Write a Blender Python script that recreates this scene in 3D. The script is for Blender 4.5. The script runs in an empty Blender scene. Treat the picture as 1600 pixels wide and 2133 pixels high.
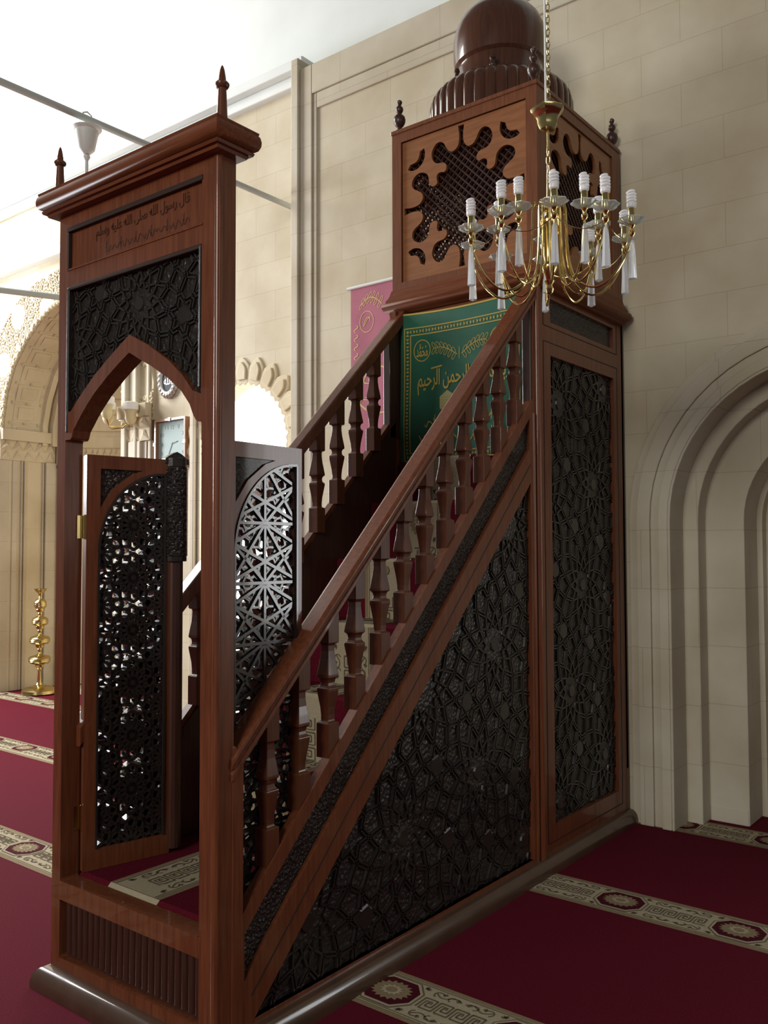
import bpy, math, random
from math import pi, sin, cos, tan, radians, sqrt, atan2
from mathutils import Vector, Matrix
R = random.Random(7)
S = bpy.context.scene
COL = S.collection

# ------------------------------------------------------------------ camera
cam = bpy.data.cameras.new('camera'); co = bpy.data.objects.new('camera', cam); COL.objects.link(co)
yaw, pitch, roll, fpx = -0.6658, 0.0432, -0.0031, 1847.86
fwd = Vector((sin(yaw) * cos(pitch), cos(yaw) * cos(pitch), sin(pitch)))
r0 = Vector((cos(yaw), -sin(yaw), 0)); u0 = r0.cross(fwd)
rr = cos(roll) * r0 + sin(roll) * u0; uu = -sin(roll) * r0 + cos(roll) * u0
M = Matrix((rr, uu, -fwd)).transposed().to_4x4(); M.translation = Vector((2.0619, -1.8030, 1.541))
co.matrix_world = M
cam.sensor_fit = 'VERTICAL'; cam.sensor_height = 36.0; cam.lens = 36.0 * fpx / 2133.0
cam.clip_end = 200
S.camera = co
S.view_settings.view_transform = 'Standard'; S.view_settings.look = 'None'
S.view_settings.gamma = 1; S.view_settings.use_curve_mapping = False
S.view_settings.exposure = 0.0

# ------------------------------------------------------------------ light
world = bpy.data.worlds.new('hall_ambience'); S.world = world; world.use_nodes = True
wn = world.node_tree; bg = wn.nodes['Background']
bg.inputs[0].default_value = (0.86, 0.90, 0.95, 1); bg.inputs[1].default_value = 0.10

def area(name, loc, target, sx, sy, power, color=(1, 1, 1)):
    l = bpy.data.lights.new(name, 'AREA'); l.shape = 'RECTANGLE'; l.size = sx; l.size_y = sy
    l.energy = power; l.color = color
    o = bpy.data.objects.new(name, l); COL.objects.link(o); o.location = loc
    o.rotation_euler = (Vector(target) - Vector(loc)).to_track_quat('-Z', 'Y').to_euler()
    return o
area('high_window_light', (-8.5, 0.6, 6.8), (-4.8, 3.5, 3.4), 3.0, 2.5, 520, (1, 0.98, 0.92))
area('left_window_light', (-9.5, 0.2, 3.4), (-3.2, 0.9, 0.0), 2.2, 2.6, 680, (0.93, 0.96, 1))
area('right_side_window_light', (6.5, -1.5, 4.2), (0, 1.5, 1.6), 1.6, 2.2, 26, (0.9, 0.95, 1))
area('rear_window_light', (1.0, -8.0, 4.6), (1.2, 3.0, 2.6), 3.2, 2.6, 400, (1.0, 0.965, 0.87))
area('bay_window_light', (-3.44, 3.45, 1.9), (-1.5, 0.0, 1.2), 0.8, 1.7, 45, (1, 0.98, 0.94))
area('far_window_light', (2.75, 3.25, 1.75), (0.6, 0.0, 1.4), 0.8, 1.4, 18, (0.96, 0.98, 1))

# ------------------------------------------------------------------ materials
def mat(name, col, rough=0.5, metal=0.0, coat=0.0, emit=None, es=0.0, trans=0.0, ior=1.45, spec=0.5, alpha=1.0):
    m = bpy.data.materials.new(name); m.use_nodes = True
    b = m.node_tree.nodes['Principled BSDF']
    b.inputs['Base Color'].default_value = (*col, 1); b.inputs['Roughness'].default_value = rough
    b.inputs['Metallic'].default_value = metal; b.inputs['Coat Weight'].default_value = coat
    b.inputs['Coat Roughness'].default_value = 0.05
    b.inputs['Transmission Weight'].default_value = trans; b.inputs['IOR'].default_value = ior
    b.inputs['Specular IOR Level'].default_value = spec
    if emit: b.inputs['Emission Color'].default_value = (*emit, 1); b.inputs['Emission Strength'].default_value = es
    return m
def nn(m, t, **k):
    n = m.node_tree.nodes.new(t)
    for a, v in k.items(): setattr(n, a, v)
    return n
def lk(m, a, b): m.node_tree.links.new(a, b)
def noise_col(m, c1, c2, scale, stretch=(1, 1, 1), detail=5, bump=0.0, bdist=0.002, rough=None):
    b = m.node_tree.nodes['Principled BSDF']
    tc = nn(m, 'ShaderNodeTexCoord'); mp = nn(m, 'ShaderNodeMapping'); mp.inputs['Scale'].default_value = stretch
    lk(m, tc.outputs['Object'], mp.inputs[0])
    n = nn(m, 'ShaderNodeTexNoise'); n.inputs['Scale'].default_value = scale; n.inputs['Detail'].default_value = detail
    lk(m, mp.outputs[0], n.inputs['Vector'])
    r = nn(m, 'ShaderNodeValToRGB'); r.color_ramp.elements[0].position = 0.3; r.color_ramp.elements[1].position = 0.7
    r.color_ramp.elements[0].color = (*c1, 1); r.color_ramp.elements[1].color = (*c2, 1)
    lk(m, n.outputs['Fac'], r.inputs[0]); lk(m, r.outputs[0], b.inputs['Base Color'])
    if bump:
        bp = nn(m, 'ShaderNodeBump'); bp.inputs['Strength'].default_value = bump; bp.inputs['Distance'].default_value = bdist
        lk(m, n.outputs['Fac'], bp.inputs['Height']); lk(m, bp.outputs[0], b.inputs['Normal'])
    return m
WOOD = noise_col(mat('varnished_red_wood', (.2, .06, .03), 0.34, coat=0.35, spec=.3), (.115, .033, .0135), (.185, .056, .023), 9, (9, 9, .7))
WOODX = noise_col(mat('varnished_red_wood_lengthwise', (.2, .06, .03), 0.45, coat=0.0, spec=.15), (.115, .033, .0135), (.185, .056, .023), 9, (.7, 9, 9))
BOXW = noise_col(mat('brown_canopy_frame_wood', (.2, .07, .03), 0.4, coat=0.15, spec=.3), (.135, .045, .019), (.20, .069, .030), 9, (9, 9, .7))
DOMEW = noise_col(mat('dark_glossy_dome_wood', (.08, .03, .015), 0.28, coat=0.5, spec=.3), (.062, .024, .013), (.095, .036, .019), 7, (9, 9, .8))
BALW = noise_col(mat('baluster_wood', (.2, .06, .03), 0.32, coat=0.25, spec=.3), (.085, .026, .012), (.13, .042, .018), 8, (9, 9, .8))
ORANGE = noise_col(mat('honey_brown_panel_wood', (.3, .12, .04), 0.42, coat=0.2), (.22, .080, .026), (.31, .120, .042), 6, (1.2, 1.2, 8))
DARKR = noise_col(mat('dark_red_wood', (.08, .03, .02), 0.4, coat=0.2), (.04, .014, .009), (.062, .022, .014), 8, (9, 9, .8))
PLINTH = noise_col(mat('plinth_wood', (.06, .03, .02), 0.3, coat=0.5), (.058, .030, .018), (.085, .045, .028), 8, (1, 1, 1))
EBONY = mat('carved_ebony', (.020, .0155, .0135), 0.30, coat=0.25)
noise_col(EBONY, (.018, .0135, .011), (.034, .025, .021), 45, bump=0.5, bdist=0.003)
STRAP = mat('low_relief_strap', (.023, .018, .015), 0.26, coat=0.25)
EBGLOSS = mat('ebony_strapwork', (.024, .018, .016), 0.24, coat=0.5)
GROOVE = mat('groove_shadow_line', (.03, .012, .007), 0.6)
FLORAL = mat('fine_floral_carving', (.018, .014, .012), 0.22, coat=0.3)
def vor_bump(m, scale, strength, dist):
    b = m.node_tree.nodes['Principled BSDF']; tc = nn(m, 'ShaderNodeTexCoord')
    n = nn(m, 'ShaderNodeTexNoise'); n.inputs['Scale'].default_value = scale * .45; n.inputs['Detail'].default_value = 3; n.inputs['Distortion'].default_value = 2.2
    v = nn(m, 'ShaderNodeTexVoronoi'); v.inputs['Scale'].default_value = scale
    lk(m, tc.outputs['Object'], n.inputs['Vector']); lk(m, tc.outputs['Object'], v.inputs['Vector'])
    a = nn(m, 'ShaderNodeMath', operation='ADD'); lk(m, n.outputs['Fac'], a.inputs[0]); lk(m, v.outputs['Distance'], a.inputs[1])
    bp = nn(m, 'ShaderNodeBump'); bp.inputs['Strength'].default_value = strength; bp.inputs['Distance'].default_value = dist
    lk(m, a.outputs[0], bp.inputs['Height']); lk(m, bp.outputs[0], b.inputs['Normal'])
    return m
vor_bump(FLORAL, 75, 1.0, 0.012)
GROUND = vor_bump(mat('carved_ground', (.022, .0165, .014), 0.34, coat=0.15), 60, .7, .006)
BRASS = mat('polished_brass', (.74, .57, .24), 0.16, metal=1.0)
BRASSM = mat('aged_brass', (.56, .44, .19), 0.22, metal=1.0)
CRYST = mat('crystal', (.92, .95, 1), 0.05, trans=.5, ior=1.5)
GLASSD = mat('glass_dish', (.86, .92, .90), 0.06, trans=.7, ior=1.45)
BULB = mat('white_spiral_bulb', (.93, .92, .95), 0.3)
BULBB = mat('white_bulb_base', (.82, .80, .82), 0.35)
WHITEP = mat('white_painted_metal', (.72, .73, .70), 0.45)
RODM = mat('grey_painted_rod', (.50, .53, .51), 0.5)
GREEN = noise_col(mat('green_satin', (.005, .12, .06), 0.55), (.003, .085, .045), (.006, .12, .066), 5)
GREEN.node_tree.nodes['Principled BSDF'].inputs['Sheen Weight'].default_value = .3
GOLD = mat('gold_embroidery', (.50, .36, .07), 0.5)
GOLDP = mat('pale_gold_applique', (.42, .40, .17), 0.55)
ROSE = noise_col(mat('rose_cloth', (.42, .10, .16), 0.7), (.33, .085, .13), (.40, .11, .165), 6)
ROSEG = mat('yellow_scroll_embroidery', (.55, .36, .14), 0.6)

# stone
def stone(name, c1, c2, mortar, bw=.46, bh=.245, mscale=.003):
    m = mat(name, c1, 0.75, spec=.25); b = m.node_tree.nodes['Principled BSDF']
    g = nn(m, 'ShaderNodeNewGeometry'); sx = nn(m, 'ShaderNodeSeparateXYZ'); lk(m, g.outputs['Position'], sx.inputs[0])
    ax = nn(m, 'ShaderNodeMath', operation='ADD'); lk(m, sx.outputs['X'], ax.inputs[0]); lk(m, sx.outputs['Y'], ax.inputs[1])
    cx = nn(m, 'ShaderNodeCombineXYZ'); lk(m, ax.outputs[0], cx.inputs['X']); lk(m, sx.outputs['Z'], cx.inputs['Y'])
    n = nn(m, 'ShaderNodeTexNoise'); n.inputs['Scale'].default_value = 1.7; n.inputs['Detail'].default_value = 7
    lk(m, g.outputs['Position'], n.inputs['Vector'])
    br = nn(m, 'ShaderNodeTexBrick'); br.inputs['Scale'].default_value = 1.0
    br.inputs['Brick Width'].default_value = bw; br.inputs['Row Height'].default_value = bh
    br.inputs['Mortar Size'].default_value = mscale; br.inputs['Mortar Smooth'].default_value = 0.5
    br.inputs['Color1'].default_value = (*c1, 1); br.inputs['Color2'].default_value = (*c2, 1); br.inputs['Mortar'].default_value = (*mortar, 1)
    lk(m, cx.outputs[0], br.inputs['Vector'])
    mix = nn(m, 'ShaderNodeMix', data_type='RGBA', blend_type='MULTIPLY'); mix.inputs['Factor'].default_value = .55
    ra = nn(m, 'ShaderNodeValToRGB'); ra.color_ramp.elements[0].color = (.66, .59, .47, 1); ra.color_ramp.elements[1].color = (1, 1, 1, 1)
    ra.color_ramp.elements[0].position = .35; ra.color_ramp.elements[1].position = .62
    lk(m, n.outputs['Fac'], ra.inputs[0]); lk(m, br.outputs['Color'], mix.inputs[6]); lk(m, ra.outputs[0], mix.inputs[7])
    lk(m, mix.outputs[2], b.inputs['Base Color'])
    n2 = nn(m, 'ShaderNodeTexNoise'); n2.inputs['Scale'].default_value = 40; lk(m, g.outputs['Position'], n2.inputs['Vector'])
    bp = nn(m, 'ShaderNodeBump'); bp.inputs['Strength'].default_value = .15; bp.inputs['Distance'].default_value = .004
    lk(m, n2.outputs['Fac'], bp.inputs['Height']); lk(m, bp.outputs[0], b.inputs['Normal'])
    return m
STONE = stone('pale_limestone_blocks', (.61, .545, .42), (.585, .52, .395), (.49, .43, .32))
STONE2 = stone('limestone_moulding', (.60, .545, .44), (.57, .52, .42), (.46, .41, .33), .9, .33)
CARVED = stone('carved_limestone', (.66, .58, .43), (.63, .55, .40), (.5, .42, .3), 2, .9, .001)
PLASTER = noise_col(mat('white_plaster', (.72, .75, .72), 0.85), (.70, .73, .71), (.78, .80, .78), 2)
CARP = noise_col(mat('crimson_carpet', (.20, .008, .03), 0.95, spec=.1), (.078, .0042, .0115), (.112, .0075, .019), 160, detail=2, bump=.5, bdist=.002)
CREAM = noise_col(mat('carpet_cream', (.5, .44, .31), 0.95, spec=.1), (.33, .28, .19), (.42, .36, .25), 200, detail=2)
TAN = noise_col(mat('carpet_tan', (.3, .22, .13), 0.95, spec=.1), (.20, .145, .085), (.26, .19, .115), 200, detail=2)
TAUPE = mat('carpet_taupe', (.13, .10, .065), 0.95, spec=.1)
MAROON = mat('carpet_dark_maroon', (.06, .006, .012), 0.95, spec=.1)

# ------------------------------------------------------------------ mesh builder
class MB:
    def __init__(s): s.v = []; s.f = []; s.m = []; s.mats = []
    def mi(s, m):
        if m not in s.mats: s.mats.append(m)
        return s.mats.index(m)
    def add(s, vs, fs, m):
        n = len(s.v); k = s.mi(m)
        s.v += [Vector(v) for v in vs]; s.f += [[i + n for i in f] for f in fs]; s.m += [k] * len(fs); return s
    def box(s, a, b, m):
        x0, y0, z0 = a; x1, y1, z1 = b
        x0, x1 = min(x0, x1), max(x0, x1); y0, y1 = min(y0, y1), max(y0, y1); z0, z1 = min(z0, z1), max(z0, z1)
        vs = [(x, y, z) for z in (z0, z1) for y in (y0, y1) for x in (x0, x1)]
        return s.add(vs, [(0, 2, 3, 1), (4, 5, 7, 6), (0, 1, 5, 4), (2, 6, 7, 3), (0, 4, 6, 2), (1, 3, 7, 5)], m)
    def prism(s, pts, mp, d0, d1, m):
        # pts 2D polygon, mp(a,b,d)->3D
        n = len(pts); vs = [mp(a, b, d0) for a, b in pts] + [mp(a, b, d1) for a, b in pts]
        fs = [list(range(n))[::-1], list(range(n, 2 * n))] + [(i, (i + 1) % n, (i + 1) % n + n, i + n) for i in range(n)]
        return s.add(vs, fs, m)
    def tube(s, path, r, m, seg=8, closed=False, cap=True):
        P = [Vector(p) for p in path]; n = len(P); vs = []; fs = []; prev = None
        for i, p in enumerate(P):
            if closed: t = (P[(i + 1) % n] - P[i - 1])
            else: t = P[min(i + 1, n - 1)] - P[max(i - 1, 0)]
            t.normalize()
            if prev is None:
                a = Vector((0, 0, 1)) if abs(t.z) < .9 else Vector((1, 0, 0)); nx = t.cross(a).normalized()
            else:
                nx = prev - t * prev.dot(t)
                if nx.length < 1e-6: nx = t.orthogonal()
                nx.normalize()
            prev = nx; ny = t.cross(nx); rad = r[i] if isinstance(r, (list, tuple)) else r
            for k in range(seg):
                a = 2 * pi * k / seg; vs.append(p + nx * cos(a) * rad + ny * sin(a) * rad)
        for i in range(n if closed else n - 1):
            j = (i + 1) % n
            for k in range(seg):
                l = (k + 1) % seg; fs.append((i * seg + k, i * seg + l, j * seg + l, j * seg + k))
        if cap and not closed: fs += [list(range(seg))[::-1], [(n - 1) * seg + k for k in range(seg)]]
        return s.add(vs, fs, m)
    def lathe(s, prof, c, m, seg=32, wob=None, rot=0):
        vs = []; fs = []; n = len(prof)
        for i, (r, z) in enumerate(prof):
            for k in range(seg):
                a = 2 * pi * k / seg + rot; q = r * (wob(a, i) if wob else 1)
                vs.append((c[0] + q * cos(a), c[1] + q * sin(a), c[2] + z))
        for i in range(n - 1):
            for k in range(seg):
                l = (k + 1) % seg; fs.append((i * seg + k, i * seg + l, (i + 1) * seg + l, (i + 1) * seg + k))
        fs.append(list(range(seg))[::-1]); fs.append([(n - 1) * seg + k for k in range(seg)])
        return s.add(vs, fs, m)
    def plate(s, outline, holes, mp, d0, d1, m):
        # 2D outline with holes, extruded; triangulated by Blender's curve filler
        cu = bpy.data.curves.new('c', 'CURVE'); cu.dimensions = '2D'; cu.fill_mode = 'BOTH'; cu.extrude = .5
        for poly in [outline] + holes:
            sp = cu.splines.new('POLY'); sp.points.add(len(poly) - 1)
            for i, p in enumerate(poly): sp.points[i].co = (p[0], p[1], 0, 1)
            sp.use_cyclic_u = True
        o = bpy.data.objects.new('c', cu); me = bpy.data.meshes.new_from_object(o)
        vs = [mp(v.co.x, v.co.y, d0 + (d1 - d0) * (v.co.z + .5)) for v in me.vertices]
        s.add(vs, [list(p.vertices) for p in me.polygons], m)
        bpy.data.objects.remove(o); bpy.data.curves.remove(cu); bpy.data.meshes.remove(me); return s
    def text(s, body, mp, a0, a1, b0, b1, d0, d1, m, bold=0.0, shear=0.0):
        cu = bpy.data.curves.new('t', 'FONT'); cu.body = body; cu.extrude = .5; cu.offset = bold; cu.resolution_u = 3
        o = bpy.data.objects.new('t', cu); me = bpy.data.meshes.new_from_object(o)
        xs = [v.co.x for v in me.vertices]; ys = [v.co.y for v in me.vertices]
        X0, X1, Y0, Y1 = min(xs), max(xs), min(ys), max(ys)
        def q(v):
            a = (v.co.x - X0) / (X1 - X0); b = (v.co.y - Y0) / (Y1 - Y0)
            return mp(a0 + (a1 - a0) * a, b0 + (b1 - b0) * b, d0 + (d1 - d0) * (v.co.z + .5))
        s.add([q(v) for v in me.vertices], [list(p.vertices) for p in me.polygons], m)
        bpy.data.objects.remove(o); bpy.data.curves.remove(cu); bpy.data.meshes.remove(me); return s
    def line2d(s, pts, w, mp, d, m, closed=False):
        # flat ribbon
        n = len(pts); vs = []
        for i in range(n):
            a = pts[(i - 1) % n] if (closed or i) else pts[i]; b = pts[(i + 1) % n] if (closed or i < n - 1) else pts[i]
            dx, dy = b[0] - a[0], b[1] - a[1]; L = sqrt(dx * dx + dy * dy) or 1; ww = w[i] if isinstance(w, list) else w
            nx, ny = -dy / L * ww / 2, dx / L * ww / 2
            vs += [mp(pts[i][0] + nx, pts[i][1] + ny, d), mp(pts[i][0] - nx, pts[i][1] - ny, d)]
        fs = [(2 * i, 2 * i + 1, 2 * ((i + 1) % n) + 1, 2 * ((i + 1) % n)) for i in range(n if closed else n - 1)]
        return s.add(vs, fs, m)
    def bar2d(s, p, q, w, mp, d0, d1, m, taper=.7):
        dx, dy = q[0] - p[0], q[1] - p[1]; L = sqrt(dx * dx + dy * dy)
        if L < 1e-5: return s
        nx, ny = -dy / L * w / 2, dx / L * w / 2; t = taper
        vs = [mp(p[0] + nx, p[1] + ny, d0), mp(p[0] - nx, p[1] - ny, d0), mp(q[0] - nx, q[1] - ny, d0), mp(q[0] + nx, q[1] + ny, d0),
              mp(p[0] + nx * t, p[1] + ny * t, d1), mp(p[0] - nx * t, p[1] - ny * t, d1), mp(q[0] - nx * t, q[1] - ny * t, d1), mp(q[0] + nx * t, q[1] + ny * t, d1)]
        return s.add(vs, [(0, 1, 2, 3), (4, 7, 6, 5), (0, 4, 5, 1), (1, 5, 6, 2), (2, 6, 7, 3), (3, 7, 4, 0)], m)
    def build(s, name, parent=None, smooth=False, bevel=0, off=None, sharp=35):
        me = bpy.data.meshes.new(name)
        L = Vector((0, 0, 0))
        if off is not None: L = Vector(off)
        elif parent is not None:
            p = parent
            while p is not None: L = L + Vector(p.location); p = p.parent
        me.from_pydata([v - L for v in s.v], [], s.f); me.validate()
        for m in s.mats: me.materials.append(m)
        if len(me.polygons) == len(s.m): me.polygons.foreach_set('material_index', s.m)
        import bmesh as _b
        bm = _b.new(); bm.from_mesh(me); _b.ops.recalc_face_normals(bm, faces=bm.faces); bm.to_mesh(me); bm.free()
        if smooth:
            me.shade_smooth(); me.set_sharp_from_angle(angle=radians(sharp))
        o = bpy.data.objects.new(name, me); COL.objects.link(o)
        if parent is not None: o.parent = parent
        if bevel:
            b = o.modifiers.new('bevel', 'BEVEL'); b.width = bevel; b.segments = 2; b.limit_method = 'ANGLE'; b.angle_limit = radians(40)
        return o
def thing(name, loc, label, cat, group=None):
    o = bpy.data.objects.new(name, None); COL.objects.link(o); o.location = loc; o.empty_display_size = .1
    o['label'] = label; o['category'] = cat
    if group: o['group'] = group
    return o
def tag(o, label, cat, group=None, kind=None):
    if label: o['label'] = label
    if cat: o['category'] = cat
    if group: o['group'] = group
    if kind: o['kind'] = kind
    return o
def struct(o): o['kind'] = 'structure'; return o
def copyp(o, parent, loc, rot=None):
    c = o.copy(); COL.objects.link(c); c.parent = parent; c.location = loc
    if rot is not None: c.rotation_euler = rot
    return c
YZ = lambda x0, sgn=1: (lambda a, b, d: Vector((x0 + sgn * d, a, b)))      # plane x = x0
XZ = lambda y0, sgn=-1: (lambda a, b, d: Vector((a, y0 + sgn * d, b)))     # plane y = y0, d towards -y
XY = lambda z0: (lambda a, b, d: Vector((a, b, z0 + d)))
def arc(cx, cy, r, a0, a1, n): return [(cx + r * cos(a0 + (a1 - a0) * i / n), cy + r * sin(a0 + (a1 - a0) * i / n)) for i in range(n + 1)]

# Arabic joining (presentation forms), written right to left
AR = {'ا': (0xFE8D, 0), 'ب': (0xFE8F, 1), 'ح': (0xFEA1, 1), 'ر': (0xFEAD, 0), 'س': (0xFEB1, 1), 'ص': (0xFEB9, 1), 'ع': (0xFEC9, 1),
      'ق': (0xFED5, 1), 'ل': (0xFEDD, 1), 'م': (0xFEE1, 1), 'ن': (0xFEE5, 1), 'ه': (0xFEE9, 1), 'و': (0xFEED, 0), 'ى': (0xFEEF, 0), 'ي': (0xFEF1, 1)}
def shape_ar(t):
    out = []
    for i, ch in enumerate(t):
        if ch not in AR: out.append(ch); continue
        base, dual = AR[ch]
        prev = i > 0 and t[i - 1] in AR and AR[t[i - 1]][1]
        nxt = dual and i < len(t) - 1 and t[i + 1] in AR
        out.append(chr(base + (3 if prev and nxt else 2 if nxt else 1 if prev else 0)))
    return ''.join(reversed(out))

def inside(poly, x, y):
    c = False; n = len(poly); j = n - 1
    for i in range(n):
        xi, yi = poly[i]; xj, yj = poly[j]
        if (yi > y) != (yj > y) and x < (xj - xi) * (y - yi) / (yj - yi) + xi: c = not c
        j = i
    return c
def clip(p, q, poly):
    ts = [0, 1]; dx, dy = q[0] - p[0], q[1] - p[1]; n = len(poly)
    for i in range(n):
        a = poly[i]; b = poly[(i + 1) % n]; ex, ey = b[0] - a[0], b[1] - a[1]; D = dx * ey - dy * ex
        if abs(D) < 1e-12: continue
        t = ((a[0] - p[0]) * ey - (a[1] - p[1]) * ex) / D; w = ((a[0] - p[0]) * dy - (a[1] - p[1]) * dx) / D
        if 0 < t < 1 and -1e-9 <= w <= 1 + 1e-9: ts.append(t)
    ts.sort(); out = []
    for a, b in zip(ts, ts[1:]):
        if b - a > 1e-4 and inside(poly, p[0] + dx * (a + b) / 2, p[1] + dy * (a + b) / 2):
            out.append(((p[0] + dx * a, p[1] + dy * a), (p[0] + dx * b, p[1] + dy * b)))
    return out
def girih(mb, poly, mp, a, d0, d1, m, w=.007, gap=.007, ox=0, oy=0, rot=0, theta=radians(62), plates=True):
    """twelve-pointed star strapwork (dodecagon, hexagon and square cells) clipped to poly"""
    xs = [p[0] for p in poly]; ys = [p[1] for p in poly]; L = a * (3 + sqrt(3)); N = int((max(xs) - min(xs) + max(ys) - min(ys)) / L) + 3
    cx, cy = (min(xs) + max(xs)) / 2 + ox, (min(ys) + max(ys)) / 2 + oy; cells = []
    for i in range(-N, N + 1):
        for j in range(-N, N + 1):
            X = L * (i + j * .5); Y = L * j * sqrt(3) / 2
            cells.append((X, Y, 12, 0))
            for k in range(3): cells.append((X + L / 2 * cos(k * pi / 3), Y + L / 2 * sin(k * pi / 3), 4, k * pi / 3))
            for k in range(2): cells.append((X + L / sqrt(3) * cos(pi / 6 + k * pi / 3), Y + L / sqrt(3) * sin(pi / 6 + k * pi / 3), 6, pi / 6))
    for X, Y, n, r in cells:
        x = cx + X * cos(rot) - Y * sin(rot); y = cy + X * sin(rot) + Y * cos(rot)
        if x < min(xs) - L or x > max(xs) + L or y < min(ys) - L or y > max(ys) + L: continue
        rho = a / (2 * tan(pi / n)); T = tan(pi / n); t = rho * T / (cos(theta) + sin(theta) * T)
        pr, pt = rho - t * sin(theta), t * cos(theta)
        if n == 4: pr, pt = rho * .5, rho * .5
        for k in range(n):
            b = r + rot + k * 2 * pi / n
            Mk = (x + rho * cos(b), y + rho * sin(b))
            for sg in (1, -1):
                P = (x + pr * cos(b) - sg * pt * sin(b), y + pr * sin(b) + sg * pt * cos(b))
                dx, dy = P[0] - Mk[0], P[1] - Mk[1]; l = sqrt(dx * dx + dy * dy)
                for o in (-1, 1):
                    ux, uy = -dy / l * o * (w + gap) / 2, dx / l * o * (w + gap) / 2
                    for A, B in clip((Mk[0] + ux, Mk[1] + uy), (P[0] + ux, P[1] + uy), poly): mb.bar2d(A, B, w, mp, d0, d1, m)
        if plates and n == 12:
            rp_, ap_ = sqrt(pr * pr + pt * pt), atan2(pt, pr)
            for k in range(12):
                b = r + rot + k * pi / 6; Q = (x + rho * .46 * cos(b), y + rho * .46 * sin(b))
                for sg in (1, -1):
                    P = (x + rp_ * cos(b + sg * ap_), y + rp_ * sin(b + sg * ap_))
                    for A, B in clip(Q, P, poly): mb.bar2d(A, B, w * 1.3, mp, d0, d1 * .999 + d0 * .001, m)
                    I = (x + rho * .34 * cos(b + sg * pi / 12), y + rho * .34 * sin(b + sg * pi / 12))
                    for A, B in clip(Q, I, poly): mb.bar2d(A, B, w, mp, d0, d0 + (d1 - d0) * .8, m)
        if plates and n in (12, 6):
            for R1, ns, dd in (((rho * .17, 12, .7),) if n == 12 else ((rho * .50, 6, .5),)):
                pg = [(x + R1 * cos(rot + 2 * pi * k / ns), y + R1 * sin(rot + 2 * pi * k / ns)) for k in range(ns)]
                if all(inside(poly, *p) for p in pg):
                    pg2 = [(x + R1 * .8 * cos(rot + 2 * pi * k / ns), y + R1 * .8 * sin(rot + 2 * pi * k / ns)) for k in range(ns)]
                    D = d0 + (d1 - d0) * dd
                    vs = [mp(p[0], p[1], d0 - .001) for p in pg] + [mp(p[0], p[1], D) for p in pg2]
                    mb.add(vs, [(i, (i + 1) % ns, (i + 1) % ns + ns, i + ns) for i in range(ns)] + [list(range(ns, 2 * ns))], m)

# ------------------------------------------------------------------ setting: walls and floor
YW, YL, XP = 3.09, 3.30, -2.622         # main wall plane, left bay plane, left end of main wall
b = MB(); b.box((-16, -11, -.3), (9, 4.9, -.012), STONE2); struct(b.build('floor'))
# right (main) wall with the arched niche
ZS = 1.70; XC = 1.10
def archpts(r, z0=0.0, n=28): return [(XC - r, z0)] + arc(XC, ZS, r, pi, 0, n) + [(XC + r, z0)]
RN = .83
WXR = 8.0
wx0, wx1, wz0, wz1 = 2.30, 3.20, .95, 2.45       # window in the right part
b = MB()
hole = [(wx0, wz0)] + [(wx0, wz1)] + arc((wx0 + wx1) / 2, wz1, (wx1 - wx0) / 2, pi, 0, 16)[1:] + [(wx1, wz0)]
nich = archpts(RN + .008, 0)
out = [(XP, 0), (XC - RN - .008, 0)] + nich[1:-1] + [(XC + RN + .008, 0), (WXR, 0), (WXR, 5.25), (XP, 5.25)]
b.plate(out, [hole], XZ(YW), 0, -.35, STONE)
struct(b.build('wall_back'))
# upper plaster wall
b = MB(); b.box((-16, 3.48, 5.0), (9, 3.7, 9.5), PLASTER); struct(b.build('wall_upper'))
# panel frame on the main wall
b = MB()
b.box((XP - .02, YW - .055, 0), (XP + .055, YW + .25, 5.33), STONE2)
b.box((XP + .055, YW - .028, 0), (XP + .175, YW + .01, 5.25), STONE2)
b.box((XP + .175, YW - .0282, 5.02), (WXR, YW + .01, 5.25), STONE2)
b.box((XP + .215, YW - .016, 4.90), (WXR, YW + .01, 5.02), STONE2)
b.box((XP + .175, YW - .0158, 0), (XP + .215, YW + .01, 5.02), STONE2)
struct(b.build('trim_1', bevel=.008))
# niche mouldings: concentric rings of the stepped arch
def ring(mb, r0, r1, d0, d1, m, yw=YW):
    o = archpts(r0, .0); i = archpts(r1, .0)
    mb.prism(o + i[::-1], XZ(yw), d0, d1, m)
b = MB(); ring(b, 1.08, 1.03, -.01, .016, STONE2); ring(b, 1.03, .95, -.01, .04, STONE2); ring(b, .95, .90, -.01, .028, STONE2)
ring(b, .90, .845, -.01, .05, STONE2); ring(b, .845, RN, -.2, .05, STONE2); struct(b.build('trim_2', bevel=.006))
b = MB(); ring(b, RN + .004, .745, -.34, -.16, STONE2)
struct(b.build('trim_3', bevel=.006))
b = MB(); ring(b, .75, .53, -.55, -.29, STONE2)
b.box((XC - .745, YW + .285, 0), (XC - .535, YW + .295, .09), STONE2)
struct(b.build('trim_4', bevel=.01))
b = MB(); o_ = archpts(.56, 0); b.prism(o_, XZ(YW), -.80, -.62, STONE2); ring(b, .56, .5, -.66, -.54, STONE2); struct(b.build('trim_5'))
# window panes: backlit daylight
PANE = mat('daylit_frosted_pane', (.9, .9, .88), .5, emit=(1, .98, .93), es=3.2)
PANE2 = mat('daylit_pane', (.9, .9, .88), .5, emit=(.93, .97, 1), es=4.0)
b = MB(); b.box((wx0 - .02, YW + .22, wz0 - .02), (wx1 + .02, YW + .24, wz1 + .5), PANE2)
w2 = struct(b.build('window_2'))
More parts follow.
